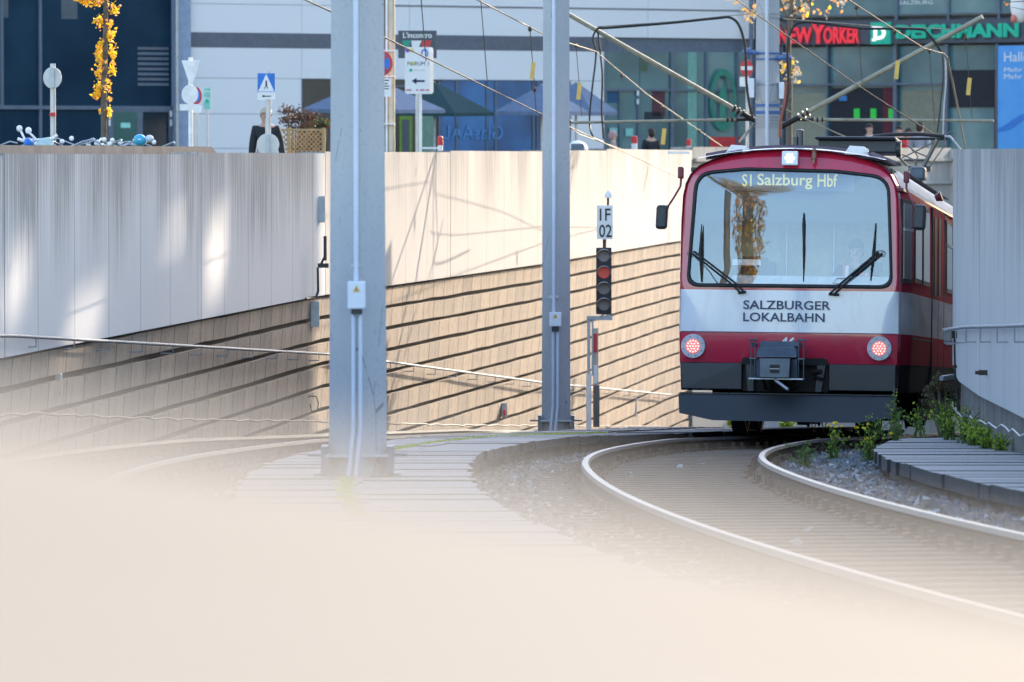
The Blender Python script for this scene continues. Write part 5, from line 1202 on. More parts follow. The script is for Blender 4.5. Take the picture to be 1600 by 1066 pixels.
post(t, x, d+.05, z+.1, .03); mb = MB(); mb.disc((x, d, z), 9/s, th=.02, rz=14/s); pl_ = mb.build("sign_plate", M['red'], t); mb = MB(); mb.disc((x, d-.021, z), 6.3/s, th=.005, rz=10/s); mb.build("blue_field", M['blue'], t)
mb = MB(); mb.box((x, d-.005, (HY-171)/s), (16/s, .02, 11/s)); mb.build("lower_plate", M['signback'], t)
d = 100; x, z, s = sp_(324, 154, d); t = thing("notice_board", (x, d, S0), "small mint green and white notice right of the white sign backs", "notice")
post(t, x, d+.05, z, .025); mb = MB(); mb.box((x, d, z), (13/s, .02, 35/s)); mb.build("board", mat("pale mint", (.55, .78, .70), .5), t)
for dy, h_ in ((-14, 3), (-6, 8), (11, 11)):
    mb = MB(); mb.box((x, d-.014, z-dy/s), (9/s, .008, h_/s)); mb.build("mint_block", M['mint'], t)
mb = MB(); mb.disc((x, d-.02, z-4/s), 3/s, th=.01); mb.build("mint_dot", M['letter_green'], t)
# crossing sign
d = 78; x, z, s = sp_(416.5, 130, d); t = thing("crossing_sign", (x, d, S0), "blue and white pedestrian crossing sign over a small arrow plate", "road sign")
post(t, x+.03, d+.05, z+.18, .04); mb = MB(); mb.box((x, d, z), (27/s, .02, 30/s)); mb.build("sign_plate", M['blue'], t)
mb = MB(); mb.prism([(x-12.5/s, d-.012, z-13/s), (x+12.5/s, d-.012, z-13/s), (x, d-.012, z+14/s)], (0, -.004, 0)); mb.build("white_triangle", M['white'], t)
mb = MB(); xx, zz = x, z-3/s; mb.disc((xx, d-.017, zz+5.4/s), 1.3/s, th=.004, n=12); mb.prism([(xx-1.2/s, d-.017, zz-1/s), (xx+1.4/s, d-.017, zz-1/s), (xx+1/s, d-.017, zz+4/s), (xx-1/s, d-.017, zz+4/s)], (0, -.004, 0))
mb.prism([(xx-1/s, d-.017, zz-1/s), (xx+.2/s, d-.017, zz-1/s), (xx-2/s, d-.017, zz-6/s), (xx-3.2/s, d-.017, zz-6/s)], (0, -.004, 0)); mb.prism([(xx+.2/s, d-.017, zz-1/s), (xx+1.4/s, d-.017, zz-1/s), (xx+3/s, d-.017, zz-6/s), (xx+1.8/s, d-.017, zz-6/s)], (0, -.004, 0)); mb.build("walking_figure", M['black'], t)
mb = MB(); mb.box((x, d-.014, (HY-144.2)/s), (25/s, .004, 1.2/s)); mb.build('white_line', M['white'], t); mb = MB(); mb.box((x, d-.002, (HY-150.5)/s), (27/s, .02, 11/s)); mb.build("arrow_plate", M['white'], t)
mb = MB(); za = (HY-150.5)/s; mb.box((x+1.5/s, d-.015, za), (12/s, .006, 1.3/s)); mb.prism([(x-7/s, d-.012, za), (x-3/s, d-.012, za+2.2/s), (x-3/s, d-.012, za-2.2/s)], (0, -.006, 0)); mb.build("arrow", M['black'], t)
d = 76; x, z, s = sp_(419, 226, d); t = thing("road_sign", (x, d, S0), "low round sign back on the grey post below the crossing sign", "road sign", "traffic signs seen from behind")
post(t, x, d+.05, z+.4, .045); mb = MB(); mb.disc((x, d, z), 17.5/s, th=.02); mb.build("sign_plate", M['grey_sign'], t); mb = MB(); mb.box((x, d-.03, z), (.055, .03, .3)); mb.build("rear_rail", M['galv'], t)
# tall street posts beside the near mast
d = 88; x, z, s = sp_(612, 0, d); t = thing("street_pole", (x, d, S0), "sunlit cream lamp pole with a thin pipe right of the near mast", "pole"); M['cream'] = mat("cream painted pole", (.72, .60, .42), .5)
mb = MB(); mb.tube([(x+.0, d, S0), (x, d, 5)], 5.6/s, 14); mb.build("shaft", M['cream'], t)
mb = MB(); mb.tube([((604.5-800)/s, d-.05, S0), ((604.5-800)/s, d-.05, 5)], 1.8/s, 10); mb.build("pipe", M['signback'], t)
mb = MB(); mb.tube([((600.5-800)/s, d+.05, S0), ((600.5-800)/s, d+.05, 5)], 4/s, 10); mb.build("rear_shaft", M['base_conc'], t)
for py in (194, 80, 120): mb = MB(); mb.box(((608-800)/s, d-.03, (HY-py)/s), (18/s, .16, 2/s)); mb.build("clamp", M['signback'], t)
d = 87.4; x, z, s = sp_(593, 99.5, d); t = thing("no_stopping_sign", (x, d, S0), "round no stopping sign with blue field and red cross on the cream pole", "road sign")
mb = MB(); mb.disc((x, d, z), 21/s, th=.02, n=40); mb.build("sign_plate", M['red'], t); mb = MB(); mb.disc((x, d-.021, z), 16.5/s, th=.004, n=40); mb.build("blue_field", M['blue'], t)
mb = MB()
for a_ in (45, -45): mb.box((x, d-.028, z), (33/s, .005, 3.6/s), Matrix.Rotation(R(a_), 3, 'Y'))
mb.build("red_cross", M['red'], t)
mb = MB(); mb.box(((594-800)/s, d, (HY-137)/s), (34/s, .02, 29/s)); pl_ = mb.build("text_plate", M['white'], t)
for k_, (w_, yy) in enumerate(((14, 126), (9, 131), (15, 135), (13, 139))): 
    mb = MB(); mb.box(((601-800)/s, d-.013, (HY-yy)/s), (w_/s, .004, 1.5/s)); mb.build("text_line", M['dark'], pl_)
text("plate_lettering", "le", ((595-800)/s, d-.013, (HY-149)/s), (6/s, 0, 0), (0, 0, 6/s), M['dark'], pl_)
# restaurant sign and shopping sign
d = 112; x, z, s = sp_(652.5, 70, d); t = thing("restaurant_sign", (x, d, S0), "dark restaurant board reading L'incontro above an Italian flag ribbon", "sign")
post(t, x, d+.08, z, .05); mb = MB(); mb.box((x, d, z), (60/s, .06, 43/s)); mb.build("board", M['fascia'], t)
text("lettering", "L'incontro", ((630-800)/s, d-.035, (HY-60)/s), (45/s, 0, 0), (0, 0, 9/s), M['white'], t, bold=.02)
for a, b, mm in ((629, 643, 'green'), (643, 659, 'white'), (659, 675, 'red')): mb = MB(); mb.prism([((a-800)/s, d-.034, (HY-64)/s), ((b-800)/s, d-.034, (HY-64)/s), ((b-2-800)/s, d-.034, (HY-69)/s), ((b-4-800)/s, d-.034, (HY-74)/s), ((a+1-800)/s, d-.034, (HY-74)/s)], (0, -.006, 0)); mb.build("flag_band", M[mm], t)
d = 104; x, z, s = sp_(652.5, 111, d); t = thing("direction_sign", (x, d, S0), "white rounded shopping sign with a black arrow pointing left and a blue ring", "sign")
mb = MB(); mb.tube([((657-800)/s, d+.08, S0), ((657-800)/s, d+.08, z)], 2.2/s, 10); mb.build("post", M['signback'], t)
mb = MB(); P = roundpoly([((633-800)/s, (HY-147)/s), ((672-800)/s, (HY-147)/s), ((672-800)/s, (HY-74)/s), ((633-800)/s, (HY-74)/s)], .06); mb.prism([(a, d, b) for a, b in P], (0, .05, 0)); P2 = [(a+5/s, d+.2, b) for a, b in P]; bd = mb.build("board", M['white'], t)
mb = MB(); mb.prism(P2, (0, .04, 0)); mb.build("rear_board", M['signback'], t)
mb = MB(); mb.ring(((663.5-800)/s, d-.001, (HY-84)/s), 3.6/s, 5.6/s, th=.01, k2=1.25); mb.build("blue_ring", M['blue'], bd)
mb = MB(); mb.disc(((637-800)/s, d-.001, (HY-79)/s), 3.5/s, th=.01); mb.build("purple_dot", mat("purple", (.25, .10, .45), .5), bd)
mb = MB(); mb.disc(((644-800)/s, d-.001, (HY-79)/s), 2.8/s, th=.01); mb.build("lime_dot", mat("lime", (.6, .65, .05), .5), bd)
text("lettering", "FORUM 1", ((637-800)/s, d-.004, (HY-103)/s), (33/s, 0, 0), (0, 0, 6.5/s), M['dark'], bd)
mb = MB(); mb.disc(((644.5-800)/s, d-.005, (HY-99.5)/s), 2.6/s, th=.006); mb.build("lime_dot", bpy.data.materials["lime"], bd)
mb = MB(); mb.disc(((642-800)/s, d-.001, (HY-110)/s), 2.6/s, th=.006); mb.build("green_dot", M['letter_green'], bd)
mb = MB(); mb.box(((655-800)/s, d-.003, (HY-110)/s), (18/s, .006, 1.6/s)); mb.build("grey_line", M['grey_sign'], bd)
mb = MB(); za = (HY-127)/s; mb.box(((656-800)/s, d-.003, za), (16/s, .006, 3.4/s)); mb.prism([((643-800)/s, d, za), ((651-800)/s, d, za+5/s), ((651-800)/s, d, za-5/s)], (0, -.006, 0)); mb.build("arrow", M['navytext'], bd)
for px, w_ in ((639, 8), (652, 3), (660, 7), (668, 5)): mb = MB(); mb.box(((px-800)/s, d-.003, (HY-141)/s), (w_/s, .006, 2.6/s)); mb.build("red_mark", mat("soft red mark", (.6, .2, .25), .5), bd)
mb = MB(); mb.box(((672-800)/s, d+.1, (HY-231.5)/s), (30/s, .05, 3/s)); mb.build("foot_rail", M['signback'], t)
# no entry sign near the far mast
d = 124; x, z, s = sp_(1166, 107, d); t = thing("no_entry_sign", (x, d, S0), "red and white no entry sign left of the far mast", "road sign")
post(t, x+.02, d+.05, z+.2, .04); mb = MB(); mb.disc((x, d, z), 10.3/s, th=.02, rz=13/s); mb.build("sign_plate", M['red'], t); mb = MB(); mb.box((x, d-.023, z), (18/s, .006, 6/s)); mb.build("white_bar", M['white'], t)
mb = MB(); mb.box((x-.06, d, (HY-128)/s), (14/s, .02, 15/s)); mb.build("lower_plate", M['signback'], t)
# bollards
b0 = None
for px, py, d, lab in ((688, 215, 105, "red and white bollard at the foot of the shopping sign"), (991, 208, 138, "red topped white bollard beside the person in black"), (1076, 219, 138, "short red bollard top right of the person in black")):
    x, z, s = sp_(px, py, d)
    if b0 is None:
        b0 = thing("bollard", (x, d, S0), lab, "bollard", "red and white street bollards"); hh = z-S0
        mb = MB(); mb.tube([(x, d, S0), (x, d, z-.16)], .055, 12); mb.build("post", M['white'], b0); mb = MB(); mb.tube([(x, d, z-.16), (x, d, z)], .057, 12); mb.ball((x, d, z), (.057, .057, .03), 12, 6, half=True); mb.build("cap", M['red'], b0); zz0 = z; o = b0
    else: o = copy_tree(b0); o['label'] = lab
    o.location = (x, d, S0+(z-zz0)); 
    if px == 991: o.scale = (1.5, 1.5, 1.1); o.location = (x, d, S0-.0)
    if px == 1076: o.scale = (1.3, 1.3, 1.0); o.location = (x, d, S0+(z-zz0))
# parasols
def umbrella(px0, px1, apx, apy, ey, d, m, label, hx=None):
    s = F/d; x0, x1 = (px0-800)/s, (px1-800)/s; cx, hw = (x0+x1)/2, (x1-x0)/2; za, ze = (HY-apy)/s, (HY-ey)/s
    t = thing("parasol", (cx, d, S0), label, "parasol", "parasols on the restaurant terrace"); mb = MB(); A = Vector((cx, d, za)); c_ = [Vector((cx-hw, d-hw*.35, ze)), Vector((cx+hw*.35, d-hw, ze-.03)), Vector((cx+hw, d+hw*.35, ze)), Vector((cx-hw*.35, d+hw, ze+.03))]
    vs = [A]+c_+[p-Vector((0, 0, .10)) for p in c_]; mb.add(vs, [(0, 1, 2), (0, 2, 3), (0, 3, 4), (0, 4, 1), (1, 5, 6, 2), (2, 6, 7, 3), (3, 7, 8, 4), (4, 8, 5, 1)]); mb.build("canopy", M[m], t)
    mb = MB(); mb.tube([(cx, d, S0), (cx, d, za)], .035, 8); mb.build("pole", M['galv'], t)
    mb = MB()
    for p in c_: mb.tube([A-Vector((0, 0, .08)), p-Vector((0, 0, .06))], .012, 5)
    mb.build("ribs", M['galv'], t)
umbrella(473, 695, 584, 122, 171, 140, 'umb', "blue grey parasol spreading on both sides behind the near mast")
umbrella(586, 772, 676, 128, 176, 152, 'umb_g', "dark green parasol behind the shopping sign")
umbrella(774, 919, 857, 132, 174, 138, 'umb', "blue grey parasol in front of the blue shop window behind the second mast")
umbrella(835, 965, 884, 128, 174, 146, 'umb', "blue grey parasol right of the second mast")
# trellis and shrub
d = 92; s = F/d; t = thing("trellis_fence", ((475-800)/s, d, S0), "wooden lattice fence behind the wall top left of the near mast", "fence"); X = lambda px: (px-800)/s; Z = lambda py: (HY-py)/s
for px in (452, 506): mb = MB(); mb.box((X(px), d, (Z(200)+S0)/2), (5/s, .08, Z(200)-S0)); mb.build("post", M['wood'], t)
mb = MB()
for py in (203, 262): mb.box((X(474), d, Z(py)), (70/s, .04, 3/s))
step = 7.2
for fam in (1, -1):
    k = -16
    while k < 26:
        xa = 440+k*step; ya, yb_ = 203, 262; xb_ = xa+fam*(yb_-ya)*.95
        pts_ = []
        n_ = 12
        for i in range(n_+1):
            xx, yy = lerp(xa, xb_, i/n_), lerp(ya, yb_, i/n_)
            if 440 <= xx <= 508: pts_.append((xx, yy))
        if len(pts_) > 1: mb.tube([(X(pts_[0][0]), d+fam*.012, Z(pts_[0][1])), (X(pts_[-1][0]), d+fam*.012, Z(pts_[-1][1]))], 1.0/s, 4, sm=False)
        k += 1
mb.build("lattice", M['wood'], t)
def shrub(name, label, cat, px, py, d, rx, rz, n, mats, leafsz, stem=True, clumps=9, seed=1, base=None):
    random.seed(seed); s = F/d; c = at(px, py, d); b = S0 if base is None else base; t = thing(name, (c.x, d, b), label, cat); mb = MB(); cl = [(c+Vector((random.uniform(-1, 1)*rx*.75, random.uniform(-1, 1)*rx*.6, random.uniform(-.8, .8)*rz)), random.uniform(.25, .5)) for _ in range(clumps)]
    for i in range(n):
        q, r_ = random.choice(cl); v = Vector((random.gauss(0, 1), random.gauss(0, 1), random.gauss(0, 1)*rz/rx)).normalized()*random.random()**.5*r_*rx; mb.leaf(q+v, leafsz*random.uniform(.6, 1.3), random.randrange(len(mats)))
    mb.build("foliage", mats, t)
    if stem:
        mb = MB()
        for q, r_ in cl: mb.tube([(c.x, d, b), (lerp(c.x, q.x, .5), d, lerp(b, q.z, .6)), tuple(q)], [.03, .02, .006], 5)
        mb.build("stems", M['bark'], t)
    return t
shrub("shrub", "reddish brown shrub above the lattice fence", "shrub", 462, 186, 93.5, .45, .20, 900, [M['leaf_b'], M['leaf_b'], M['bark']], .055, seed=3, clumps=14)
shrub("shrub", "low green shrub behind the right end of the lattice fence", "shrub", 498, 196, 95, .25, .15, 500, [M['leaf_g'], M['leaf_b']], .06, seed=4)
d = 118; mb = MB(); c = at(902, 235, d); mb.ball((c.x, d, c.z+.02), (.24, .24, .20), 16, 10, half=True); tt_ = mb.build("bin_lid", M['white']); tag(tt_, "white domed top of a bin just above the wall right of the second mast", "bin"); mb = MB(); mb.box((c.x-.0, d-.2, c.z-.1), (.30, .3, .5)); o = mb.build("bin_body", M['mull'], tt_)

# ---------------------------------------------------------------- bicycles and scooter behind the kerb
def bicycle(px, py, d, label, col_, heading, kid=0):
    x, z, s = sp_(px, py, d); k = (z-S0)/1.12
    t = thing("bicycle", (x, d, S0), label, "bicycle", "bicycles parked behind the kerb"); t.rotation_euler = (0, 0, heading); t.scale = (k, k, k)
    for wx in (-.52, .52):
        mb = MB(); mb.tube([(wx+.33*math.cos(a*.2618), 0, .34+.33*math.sin(a*.2618)) for a in range(25)], .018, 6, cap=False); wo = mb.build("wheel", M['black'], t, True); mb = MB()
        for a in range(10): mb.tube([(wx, 0, .34), (wx+.33*math.cos(a*.628), 0, .34+.33*math.sin(a*.628))], .002, 3)
        mb.build("spokes", M['galv'], wo, True)
    mb = MB()
    for p in ([(-.52, 0, .34), (-.18, 0, .34), (-.30, 0, .86)], [(-.52, 0, .34), (-.28, 0, .75)], [(-.28, 0, .75), (.34, 0, .80)], [(-.18, 0, .32), (.34, 0, .74)], [(.34, 0, .74), (.32, 0, .98)], [(.35, 0, .76), (.52, 0, .34)]): mb.tube(p, .016, 6)
    mb.build("frame", col_, t, True)
    mb = MB(); mb.tube([(.24, .28, 1.06), (.33, .22, 1.08), (.33, 0, 1.0), (.33, -.22, 1.08), (.24, -.28, 1.06)], .011, 6); mb.build("handlebar", M['galv'], t, True)
    mb = MB(); mb.ball((-.30, 0, .93), (.13, .07, .04), 10, 6); mb.build("saddle", M['black'], t, True)
    mb = MB(); mb.ball((.42, 0, .96), (.04, .04, .04), 8, 6); mb.ball((.36, .06, 1.08), .03, 8, 6); mb.build("lamp", M['signback'], t, True); return t
M['fr1'] = mat("teal frame", (.05, .3, .4), .3); M['fr2'] = mat("silver frame", (.6, .6, .6), .3, .6)
random.seed(11)
for px, py, lab, fr, hd in ((16, 220, "bicycle at the left frame edge behind the kerb", 'fr2', .4), (103, 211, "pale bicycle with wide bars beside the scooter", 'fr2', 1.3), (122, 219, "bicycle with silver bars left of the yellow leaved tree", 'fr2', .8), (132, 216, "dark bicycle just left of the yellow leaved tree trunk", 'black', 2.3), (148, 221, "low bicycle directly beside the tree trunk", 'fr2', 1.7), (179, 216, "bicycle right of the tree trunk below the entrance", 'black', .6), (200, 214, "silver bicycle in the middle of the entrance", 'fr2', 2.0), (228, 217, "bicycle farthest right before the pilaster", 'fr1', 1.2), (92, 217, "silver bicycle half behind the scooter screen", 'fr2', 2.6), (113, 214, "bicycle with raised bars right of the sign post", 'fr2', .2), (140, 213, "dark bicycle with bright lamp beside the tree", 'black', 1.0), (189, 218, "low silver bicycle below the mint notice", 'fr2', 1.5), (209, 220, "bicycle behind the cyan helmet", 'fr2', 2.4), (8, 216, "dark bicycle cut by the left frame edge", 'black', 2.1)):
    bicycle(px, py, 67.5+random.uniform(-.5, 2.5), lab, M[fr], hd)
M['cyan'] = mat("cyan helmet", (.05, .42, .62), .35)
d = 66; 
for px, py, r_, m_, lab in ((219, 219, .085, 'cyan', "cyan round helmet hanging among the parked bicycles"), (234, 217, .055, 'conduit', "pale blue helmet next to the cyan one")):
    c = at(px, py, d); mb = MB(); mb.ball(c, (r_, r_*1.1, r_*.9), 14, 10); o = mb.build("helmet", M[m_]); tag(o, lab, "helmet"); mb = MB(); mb.tube([c+Vector((-r_, -.02, 0)), c+Vector((0, -r_*1.12, r_*.1)), c+Vector((r_, -.02, 0))], .01, 5); mb.build("rim", M['white'], o, True) if False else mb.build("rim", M['white'], o)
# scooter
d = 65.5; s = F/d; x = (48-800)/s; t = thing("motor_scooter", (x, d, S0), "blue and white motor scooter with two round mirrors sticking up behind the kerb", "scooter"); X = lambda px: (px-800)/s; Z = lambda py: (HY-py)/s
for px in (36, 78): mb = MB(); mb.tube([(X(px), d+.12*math.cos(0), -.78), (X(px), d-.0, -.78)], .22, 20); mb.build("wheel", M['black'], t)
mb = MB(); mb.hexa([(X(30), d-.15, -.85), (X(80), d-.15, -.85), (X(80), d+.15, -.85), (X(30), d+.15, -.85), (X(34), d-.12, -.1), (X(70), d-.12, Z(232)), (X(70), d+.12, Z(232)), (X(34), d+.12, -.1)]); mb.build("body", M['white'], t, bevel=.05)
mb = MB(); mb.ball((X(46), d-.06, Z(224)), (8/s, .12, 9/s), 14, 10); mb.build("front_cowl", M['blue'], t)
mb = MB(); mb.hexa([(X(56), d-.1, Z(228)), (X(85), d-.1, Z(228)), (X(85), d+.1, Z(228)), (X(56), d+.1, Z(228)), (X(62), d-.06, Z(217)), (X(80), d-.06, Z(214)), (X(80), d+.06, Z(214)), (X(62), d+.06, Z(217))]); mb.build("windshield", mat("pale mint screen", (.55, .70, .68), .2), t, bevel=.02)
mb = MB(); mb.tube([(X(28), d, Z(217)), (X(36), d, Z(220)), (X(60), d, Z(219)), (X(78), d, Z(221)), (X(90), d, Z(211))], .022, 8); mb.build("handlebar", M['signback'], t)
for px, py, bx in ((31, 201, 40), (45, 204, 58)):
    mb = MB(); mb.tube([(X(px+2), d, Z(py+4)), (X(bx), d, Z(219))], .016, 6); mb.build("mirror_stalk", M['signback'], t); mb = MB(); mb.ball((X(px), d, Z(py)), (4.8/s, .03, 5.3/s), 12, 8); mb.build("mirror", M['signback'], t)

# ---------------------------------------------------------------- trees
random.seed(5)
d = 74; s = F/d; X = lambda px: (px-800)/s; Z = lambda py: (HY-py)/s
t = thing("tree", (X(163), d, S0), "thin tree with bright yellow leaves hugging its trunk in front of the dark glass", "tree")
mb = MB(); mb.tube([(X(163), d, S0), (X(163), d, Z(200)), (X(162.5), d, Z(140)), (X(164.5), d, Z(90)), (X(166), d, Z(40)), (X(167), d, Z(-20)), (X(168), d, Z(-120))], [6/s, 5/s, 4.6/s, 4.2/s, 4/s, 3.6/s, 2/s], 10); mb.build("trunk", M['bark'], t)
mb = MB(); bm_ = MB()
for px, py, rx, rz, n in ((150, 2, 16, 8, 26), (135, 0, 10, 5, 14), (178, 14, 9, 7, 12), (125, -4, 8, 6, 10), (156, 34, 8, 7, 16), (173, 40, 4, 6, 6), (174, 57, 7, 10, 20), (158, 72, 6, 8, 12), (177, 82, 6, 7, 14), (156, 84, 5, 8, 12), (158, 98, 7, 10, 20), (177, 107, 5, 9, 14), (155, 113, 6, 6, 12), (155, 138, 7, 9, 18), (152, 148, 6, 6, 14), (170, 132, 5, 12, 10), (171, 155, 3, 3, 3), (157, 175, 3, 3, 3), (170, 172, 4, 6, 6), (172, 180, 3, 3, 4)):
    bm_.tube([(X(165), d, Z(py+8)), (X(px), d, Z(py))], .006, 4)
    for i in range(n*4): mb.leaf(Vector((X(px+random.gauss(0, rx*.5)), d+random.gauss(0, .07), Z(py+random.gauss(0, rz*.6)))), random.uniform(.03, .075), random.choice((0, 0, 0, 1)))
mb.build("foliage", [M['leaf_y'], M['leaf_o']], t); bm_.build("twigs", M['bark'], t)
d = 108; s = F/d
t = thing("tree", (X(1) if False else (1234-800)/s, d, S0), "slender tree with glowing orange leaves right of the far mast", "tree"); X = lambda px: (px-800)/s; Z = lambda py: (HY-py)/s
mb = MB(); mb.tube([(X(1232), d, S0), (X(1233), d, Z(120)), (X(1231), d, Z(60)), (X(1236), d, Z(10)), (X(1240), d, Z(-150))], [.07, .06, .055, .05, .03], 8)
for a, b in (((1233, 40), (1205, -20)), ((1234, 35), (1262, -10)), ((1236, 20), (1300, -25)), ((1232, 50), (1160, -15)), ((1230, 125), (1240, 105))): mb.tube([(X(a[0]), d, Z(a[1])), (X((a[0]+b[0])/2+3), d, Z((a[1]+b[1])/2)), (X(b[0]), d, Z(b[1]))], [.03, .02, .01], 6)
mb.build("trunk", M['bark'], t); mb = MB()
for i in range(46):
    px = random.uniform(1140, 1318); py = random.uniform(-70, 30) if random.random() < .6 else random.uniform(-30, 22)
    if py > 8 and (px < 1155 or px > 1300): py -= 15
    for k in range(9): mb.leaf(Vector((X(px+random.gauss(0, 6)), d+random.gauss(0, .3), Z(py+random.gauss(0, 5)))), random.uniform(.08, .14), random.choice((0, 0, 1, 2, 2)))
for px, py in ((1224, 98), (1241, 96), (1243, 112), (1237, 117), (1246, 108), (1222, 112), (1226, 124), (1243, 126), (1249, 114), (1224, 105)):
    for k in range(6): mb.leaf(Vector((X(px+random.gauss(0, 2.5)), d+random.gauss(0, .1), Z(py+random.gauss(0, 2.5)))), random.uniform(.08, .13), random.choice((1, 2, 2)))
mb.build("foliage", [M['leaf_o'], M['leaf_y'], mat("pale dry leaf", (.85, .68, .5), .6)], t)
d = 112; s = F/d; t = thing("tree", ((1640-800)/s, d, S0), "branch tips of a tree reaching in at the top right corner", "tree"); X = lambda px: (px-800)/s; Z = lambda py: (HY-py)/s
mb = MB(); mb.tube([(X(1660), d, S0), (X(1655), d, 4)], .1, 8); mb.tube([(X(1657), d, Z(-10)), (X(1610), d, Z(2)), (X(1572), d, Z(4))], [.03, .02, .006], 6); mb.tube([(X(1657), d, Z(-30)), (X(1600), d, Z(16)), (X(1580), d, Z(12))], [.02, .012, .005], 6); mb.build("trunk", M['bark'], t); mb = MB()
for i in range(40): mb.leaf(Vector((X(random.uniform(1568, 1640)), d, Z(random.uniform(-25, 10)))), .07, 0)
mb.build("foliage", [M['leaf_o']], t)
d = 118; s = F/d; mb = MB(); mb.ball(((1592-800)/s, d, (HY-8)/s), (.22, .2, .42), 14, 10); o = mb.build("lantern", M['white']); mb = MB(); mb.ball(((1582-800)/s, d-.1, (HY-30)/s), (.07, .07, .10), 10, 8); mb.build("lantern_lamp", mat("soft red lamp", (.7, .2, .15), .5), o); tag(o, "white and red hanging street lantern at the top right corner", "lantern")
# trees behind the camera that show only as reflections in the windscreen
def ivy_tree(x, y, h, r, label, seed, n=9000, crown=2.6):
    random.seed(seed); t = thing("tree", (x, y, S0), label, "tree"); mb = MB(); mb.tube([(x, y, S0), (x+.1, y, h*.3), (x-.1, y, h*.6), (x, y, h)], [r*1.25, r, r*.85, r*.5], 12); mb.build("trunk", M['bark'], t); mb = MB()
    for i in range(n):
        z = S0+(h-S0)*random.random(); a = random.uniform(0, 6.28); q = r*random.uniform(.95, 1.75)*(1+.3*math.sin(z*2)); mb.leaf(Vector((x+math.cos(a)*q, y+math.sin(a)*q, z)), random.uniform(.1, .18), random.choice((0, 1, 1, 2)))
    for i in range(n//2):
        v = Vector((random.gauss(0, 1), random.gauss(0, 1), random.gauss(0, 1)*.8)); v = v.normalized()*random.random()**.4*crown; mb.leaf(Vector((x, y, h))+v, random.uniform(.12, .2), random.choice((0, 1, 2)))
    mb.build("foliage", [M['leaf_y'], M['leaf_o'], M['leaf_g']], t)
tag(MB().tube([(-17.5, -12.7, -1), (-17.3, -12.7, 9), (-17.4, -12.7, 16)], .2, 12).build('street_pole', M['base_conc']), "tall grey pole left of the ivy tree behind the viewpoint, seen mirrored", 'pole')
ivy_tree(-16.1, -13.0, 19.0, .45, "autumn tree behind the viewpoint mirrored in the tram windscreen", 21)

# ---------------------------------------------------------------- weeds
def weed(label, fn, off, d, h, spread, n, m, seed, flowers=0, lean=0, zoff=.03, leafsz=.035):
    random.seed(seed); p = offs(fn, d, off); b = Vector((p.x, p.y, zg(p.y)+zoff)); t = thing("weed", b, label, "weed"); sm = MB(); lm = MB(); fm = MB()
    for i in range(n):
        a = random.uniform(0, 6.28); q = random.random()*spread; hh = h*random.uniform(.5, 1); tip = b+Vector((math.cos(a)*q+lean*hh, math.sin(a)*q, hh)); mid = b.lerp(tip, .5)+Vector((math.cos(a)*q*-.15, 0, hh*.08)); st = b+Vector((random.uniform(-.3, .3)*spread, random.uniform(-.3, .3)*spread, 0))
        sm.tube([st, mid, tip], [.006, .004, .002], 4)
        for k in range(int(11*h/.4)):
            u = random.uniform(.15, 1); c = st.lerp(mid, u*2) if u < .5 else mid.lerp(tip, u*2-1); lm.leaf(c+Vector((random.gauss(0, .02), random.gauss(0, .02), random.gauss(0, .012))), leafsz*random.uniform(.6, 1.4), random.randrange(len(m)))
        if i < flowers:
            for k in range(5): fm.leaf(tip+Vector((random.gauss(0, .012), random.gauss(0, .012), .01)), .04)
    sm.build("stems", M['leaf_g'], t); lm.build("foliage", m, t)
    if flowers: fm.build("flowers", M['flower'], t)
    return t
G, Lm = M['leaf_g'], M['leaf_l']
weed("feathery dark green weed growing inside the right rail bend", XL, 2.0, 50.5, .32, .30, 16, [G], 31, zoff=-.2)
weed("tall weed with small yellow flowers in the gravel by the tram front", XL, 2.15, 53.5, .44, .22, 14, [G, G, Lm], 32, 5, zoff=-.2)
weed("narrow upright green weed beside the stones", XL, 2.05, 49.0, .34, .07, 10, [G], 33, zoff=-.2)
weed("bushy weed with yellow flowers against the walkway tip", XL, 2.55, 53.2, .42, .24, 16, [G, G, Lm], 34, 6, zoff=-.2)
weed("tall thin weed stalk rising in front of the tram skirt", XL, 2.75, 54.5, .62, .14, 9, [G], 35, zoff=-.2)
def wall_off(d): return WR(d)
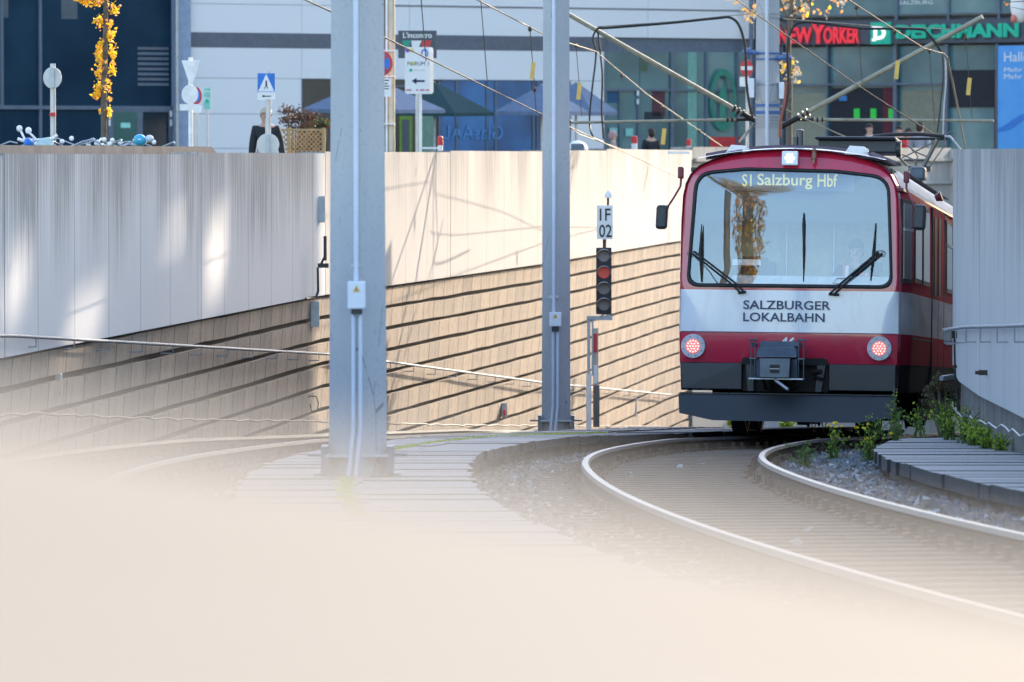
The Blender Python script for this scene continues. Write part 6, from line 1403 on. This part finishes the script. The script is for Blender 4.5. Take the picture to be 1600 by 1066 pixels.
for i, (dd, off, h, sp, n, mm, lab) in enumerate(((55.2, -.95, .34, .3, 9, [Lm, G], "wispy yellow green weed at the tip of the walkway"), (57.0, -.75, .60, .38, 9, [G, Lm, M['bark']], "tangled brownish weed under the tram corner"), (56.4, -.22, .46, .22, 30, [Lm, G], "dense lime weed against the corner of the right wall"), (54.4, -.20, .36, .28, 30, [Lm, Lm, G], "lime green weed next to the wall corner on the planks"), (52.8, -.16, .42, .26, 18, [Lm, G], "leafy weed climbing the base of the right wall"), (51.4, -.14, .30, .26, 46, [Lm], "low lime weed along the wall foot"), (50.2, -.13, .22, .26, 44, [Lm], "small lime tuft further along the right wall foot"), (48.9, -.12, .17, .24, 40, [Lm], "last low lime weed tuft at the right wall foot"), (56.0, -.5, .4, .25, 12, [G, Lm], "mid green weed standing on the plank ends"))):
    weed(lab, wall_off, off, dd, h, sp, n, mm, 50+i, 0, zoff=.03, leafsz=.03)
shrub("dry_climber", "dry brown creeper hanging between the tram side and the right wall corner", "plant", 1472, 612, 60.2, .22, .30, 1100, [M['bark'], M['leaf_b'], M['leaf_g']], .035, seed=12, clumps=16, base=zg(60))
shrub("shrub", "green shrub glimpsed beneath the tram between the wheels", "shrub", 1205, 672, 96, .8, .35, 1500, [M['leaf_g'], M['leaf_l']], .1, seed=9, base=zg(96)-.2)
# autumn litter
random.seed(77); l0 = None
mb = MB(); mb.leaf(Vector((0, 0, 0)), .09); mb.leaf(Vector((.01, 0, .01)), .07); l0 = mb.build("fallen_leaf", M['stone3']); fl = [(44, -.5), (39, -.45), (36, -.75), (31, .7), (50, .8), (47, .4), (52, .9), (33, 1.0), (41, 2.2), (46, 2.3)]
for i, (d, o_) in enumerate(fl):
    o = l0 if i == 0 else l0.copy()
    if i: col.objects.link(o)
    p = offs(XL, d, o_); o.location = (p.x, p.y, zg(p.y)-.15); o.rotation_euler = (0, 0, i*1.3); tag(o, "small pale fallen leaf on the ballast, one of those scattered around the tram track", "leaf", "pale fallen leaves on the ballast")
